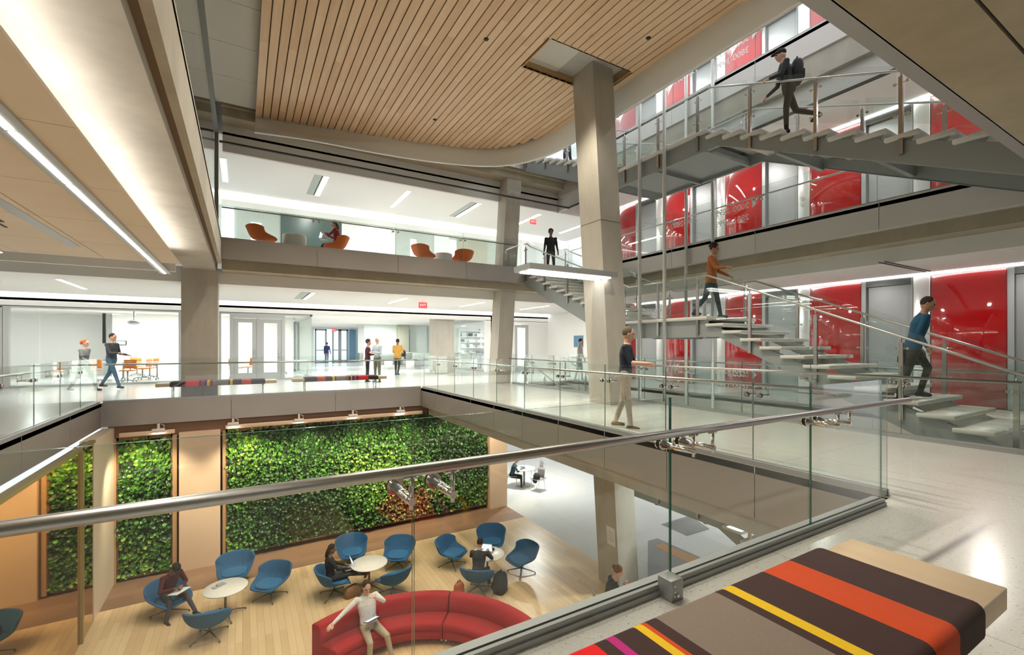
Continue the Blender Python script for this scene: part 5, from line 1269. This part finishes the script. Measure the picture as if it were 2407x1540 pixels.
# room numbers applied to the far glass balustrades (they read from the elevator side)
def glass_text(s, y, z, size, x=11.165, lab=None):
    o = text(s, size, (x, y, z), (PI/2, 0, PI/2), 'sign_white', None, 'room_sign')
    return tag(o, lab, 'sign', 'room numbers on glass')
emitm('sign_white_e', (1, 1, 1), .5); simple('sign_white', (.88, .88, .86), .5)
def arrow(y, z, dy, lab):
    mb = MB(); mb.prism([(y, z-.10), (y, z+.10), (y+dy, z)], 11.160, 11.164, ax='x'); return tag(mb.build('room_sign', 'sign_white'), lab, 'sign', 'room numbers on glass')
for lv, dz, a_, b_, c_, n_ in ((L3, .70, '2000-2299', '2881-2999', '2300-2880', 'balcony level'), (L2, .66, '1000-1499', '1800-1999', '1500-1799', 'walkway level'), (L4, .70, '3000-3299', '3800-3999', '3300-3799', 'top level')):
    glass_text(a_, 7.49, lv+dz, .225, lab='white room numbers %s on the glass, %s' % (a_, n_)); glass_text(b_, 7.49, lv+dz-.30, .225, lab='white room numbers %s on the glass, %s' % (b_, n_)); glass_text(c_, 9.0, lv+dz, .225, lab='white room numbers %s on the glass, %s' % (c_, n_))
    arrow(6.92, lv+dz, -.11, 'white arrow beside room numbers %s, %s' % (a_, n_)); arrow(9.58, lv+dz, .11, 'white arrow beside room numbers %s, %s' % (c_, n_))
# ================================================================ lamps
emitm('cove_beam', (1, .96, .90), 14.)

def linear_light(p0, p1, w, label, group, vent=False):
    p0, p1 = Vector(p0), Vector(p1)
    t = thing('linear_light', label, 'ceiling light', (p0+p1)/2, group)
    d = (p1-p0).normalized(); n = Vector((-d.y, d.x, 0)); z = p0.z
    def strip(o0, o1, z0, z1, e=0.):
        q = [p0-d*e+n*o0, p1+d*e+n*o0, p1+d*e+n*o1, p0-d*e+n*o1]; return MB().prism([(v.x, v.y) for v in q], z0, z1)
    strip(-w/2-.02, w/2+.02, z-.012, z-.0, .02).build('housing', 'white', t)
    strip(-w/2, w/2, z-.02, z-.012).build('diffuser', 'tube', t)
    if vent:
        m_ = strip(w/2+.04, w/2+.07, z-.01, z); m_.build('air_slot', 'dark', t); strip(w/2+.09, w/2+.32, z-.008, z).build('air_panel', 'grey_green', t)
    return t
for i, x in enumerate((-4.2, 2.03, 5.22, 8.42, 11.6)):
    linear_light((x, 16.5, 3.17), (x, 18.9, 3.17), .10, '%s linear ceiling light from the left above the walkway' % ORD[i], 'walkway linear lights', i == 1)
for i, x in enumerate((-.55, 2.59, 5.62, 8.7, 11.8, 14.7)):
    linear_light((x, 17.5, 7.47), (x, 19.9, 7.47), .16, '%s linear ceiling light from the left above the far balcony' % ORD[i], 'balcony linear lights', i in (1, 3))
for i, y in enumerate((10.22, 11.37)):
    linear_light((12.35, y, 7.47), (13.85, y, 7.47), .12, ('near', 'far')[i] + ' bright linear light under the upper staircase beside the red wall', 'elevator lobby linear lights')
linear_light((-3.92, 11.9, 3.16), (-3.92, 12.25, 3.16), .06, 'short linear light at the far left below the cross beam', 'left linear lights')
# long recessed linear light of the peach ceiling
t = thing('linear_light', 'long segmented linear light running along the peach ceiling', 'ceiling light', (-1.60, 8, 3.17), 'left linear lights')
mb = MB(); mb.box(-1.72, -1.50, -3.5, 13.8, 3.145, 3.169); mb.build('housing', 'frame_grey', t)
mb = MB(); y = 13.75
while y > -3: mb.box(-1.645, -1.595, y-1.36, y, 3.135, 3.144); y -= 1.42
mb.build('diffuser', 'tube', t)
t = thing('air_slot', 'dark double air slot in the peach ceiling at far left', 'air vent', (-3., 8.5, 3.17))
mb = MB(); mb.box(-3.05, -3.02, 6.5, 9.7, 3.16, 3.172); mb.box(-2.98, -2.93, 6.5, 9.3, 3.16, 3.172); mb.build('slot', 'dark', t); MB().box(-2.66, -2.50, 5.5, 11., 3.165, 3.175).build('grey_strip', 'alu', t)
o = MB().box(11.6, 14., 4.28, 4.31, 3.155, 3.17).box(11.6, 14., 4.38, 4.41, 3.155, 3.17).build('air_slot', 'dark'); tag(o, 'pair of thin dark air slots in the ceiling above the red wall', 'air vent')
# cove strip above the big beam soffit and above the bulkheads
def strip_lamp(name, label, box, mat): return tag(MB().box(*box).build(name, mat), label, 'light')
strip_lamp('cove_light', 'hidden cove light washing the big concrete beam', (-1.30, -1.22, -3, 12.1, 3.22, 3.24), 'cove_beam')
strip_lamp('cove_light', 'cove light washing the white bulkhead above the glass rooms', (XW, 14.9, YB-.12, YB-.06, 3.12, 3.16), 'cove')
strip_lamp('cove_light', 'cove light washing the white bulkhead of the balcony storey', (XW, 15.5, YB-.12, YB-.06, 7.40, 7.45), 'cove')
k = 0
for px, py in ((748, 753), (770, 760), (790, 752), (810, 747), (843, 764), (866, 760), (890, 756), (920, 751)):
    q = atz(px, py, 2.92); downlight(q, 'round downlight in the far corridor ceiling, %s from the left' % (ORD + ['seventh', 'eighth'])[k], .12); k += 1
for px, py, z, lab in ((2382, 588, 3.17, 'oblong bright downlight at the right edge'), (1880, 651, 3.17, 'downlight above the red wall right of the landing'), (1598, 687, 3.17, 'downlight behind the hanger rods'), (1900, 255, 7.47, 'large round downlight beside the man on the upper stair')):
    q = atz(px, py, z); downlight(q, lab, .1, 'elevator lobby downlights')
# suspended luminaire on the leaning column
t = thing('luminaire', 'long two lamp luminaire bracketed to the leaning column', 'light', (6.4, 8.1, 2.95))
mb = MB(); mb.prism([(5.05, 7.85), (7.46, 7.85), (7.46, 8.5), (5.05, 8.5)], 2.98, 3.10); mb.build('housing', 'alu', t)
for y in (7.98, 8.28): MB().box(5.15, 7.36, y, y+.14, 2.96, 2.982).build('lamp_tube', 'tube', t)
# exit signs
def exit_sign(p, label):
    t = thing('exit_sign', label, 'sign', p)
    MB().bbox(p[0]-.17, p[0]+.17, p[1]-.015, p[1]+.015, p[2]-.12, p[2]+.1, .006).build('housing', 'exit_red', t); MB().cyl((p[0], p[1], p[2]+.1), (p[0], p[1], p[2]+.4), .012, 6).build('stem', 'white', t)
    text('EXIT', .13, (p[0], p[1]-.017, p[2]-.01), (PI/2, 0, 0), 'exit_txt', t, 'lettering')
exit_sign(aty(1253, 521, 18.2), 'red exit sign hanging from the balcony ceiling right of the leaning column')
exit_sign(aty(994, 717, 17.2), 'red exit sign hanging from the walkway ceiling')
exit_sign(aty(785, 776, 40.8), 'red exit sign above the far entrance doors')
# light objects, some added without a fixture -------------------------------------------------------
def lamp(kind, loc, energy, color=(1, .97, .92), size=.3, rot=(0, 0, 0), spot=None, sy=None):
    l = bpy.data.lights.new('lamp', kind); l.energy = energy*1.1; l.color = color
    if kind == 'AREA':
        l.size = size
        if sy: l.shape = 'RECTANGLE'; l.size_y = sy
    else: l.shadow_soft_size = size
    if kind == 'SPOT': l.spot_size = math.radians(spot or 90); l.spot_blend = .6
    o = bpy.data.objects.new('lamp', l); o.location = loc; o.rotation_euler = rot; COL.objects.link(o); return o
LAMPS = globals().get('LAMPS', 1)
WARM = (1, .80, .55)
# warm downlights recessed in the slatted ceiling above the lounge
for x in (1.4, 3.6, 5.8):
    for y in (4.5, 8., 11.5): lamp('SPOT', (x, y, 7.7), 520, (1, .90, .74), .15, spot=100)
# lounge wall washers; the rightmost spots are added, without a lamp head
for x in (-2.1, .2, 1.6, 3., 4.4, 5.8, 7.1): lamp('SPOT', (x, 13.5, -1.05), 170, (1, .84, .60), .08, (math.radians(38), 0, 0), spot=105)
# walkway ceiling
for x in (-8, -4.2, 2.03, 5.22, 8.42, 11.6): lamp('AREA', (x, 17.7, 3.13), 85, (1, .97, .92), .12, sy=2.4)
for x in (-.55, 2.59, 5.62, 8.7, 11.8): lamp('AREA', (x, 18.7, 7.43), 68, (1, .97, .92), .16, sy=2.4)
for y in (3., 6, 9, 12): lamp('AREA', (12.6, y, 3.14), 34, (1, .97, .92), .15); lamp('AREA', (12.9, y, 7.44), 40, (1, .97, .92), .15)
for y in (3., 6, 9, 12): lamp('AREA', (12.9, y, 11.7), 55, (1, .97, .92), .15)
for x, y in ((-7, 25), (-3.5, 25), (0, 25)): lamp('AREA', (x, y, 2.85), 150, (1, .99, .97), .4)
for x, y in ((4.5, 25), (8, 25), (5, 31), (8.5, 31), (6.5, 37), (13.5, 24.5)): lamp('AREA', (x, y, 2.85), 110, (1, .99, .97), .3)
for y in (2, 6, 10): lamp('AREA', (-1.62, y, 3.12), 26, (1, .95, .86), .08, sy=2.); lamp('AREA', (-6, y, 3.12), 26, (1, .93, .80), .3)
for x, y in ((10.5, 16), (10, 12), (10, 7)): lamp('AREA', (x, y, -1.), 170, (1, .98, .94), .4)  # area lamps added without a fixture to brighten the white lower floor
# even ambient fill, added; it enters wherever nothing is built
w = bpy.data.worlds.new('World'); SC.world = w; w.use_nodes = True
bg = w.node_tree.nodes['Background']; bg.inputs['Color'].default_value = (.98, .98, 1, 1); bg.inputs['Strength'].default_value = 1.0
# ================================================================ camera
cd = bpy.data.cameras.new('camera'); cam = bpy.data.objects.new('camera', cd); COL.objects.link(cam)
cd.sensor_width = 36; cd.sensor_fit = 'HORIZONTAL'; cd.lens = F_PX/2407*36
cam.location = (0, 0, EYE); cam.rotation_euler = (PI/2, 0, -YAW)
cd.shift_y = (HY-770)/2407; cd.shift_x = 0
cd.clip_start = .05
SC.camera = cam
SC.view_settings.view_transform = 'Standard'; SC.view_settings.look = 'None'; SC.view_settings.gamma = 1; SC.view_settings.use_curve_mapping = False
SC.view_settings.exposure = .3
SC.cycles.max_bounces = 10; SC.cycles.transparent_max_bounces = 40; SC.cycles.glossy_bounces = 4; SC.cycles.caustics_reflective = False; SC.cycles.caustics_refractive = False
for o in SC.objects:
    if '_w' in o: del o['_w']
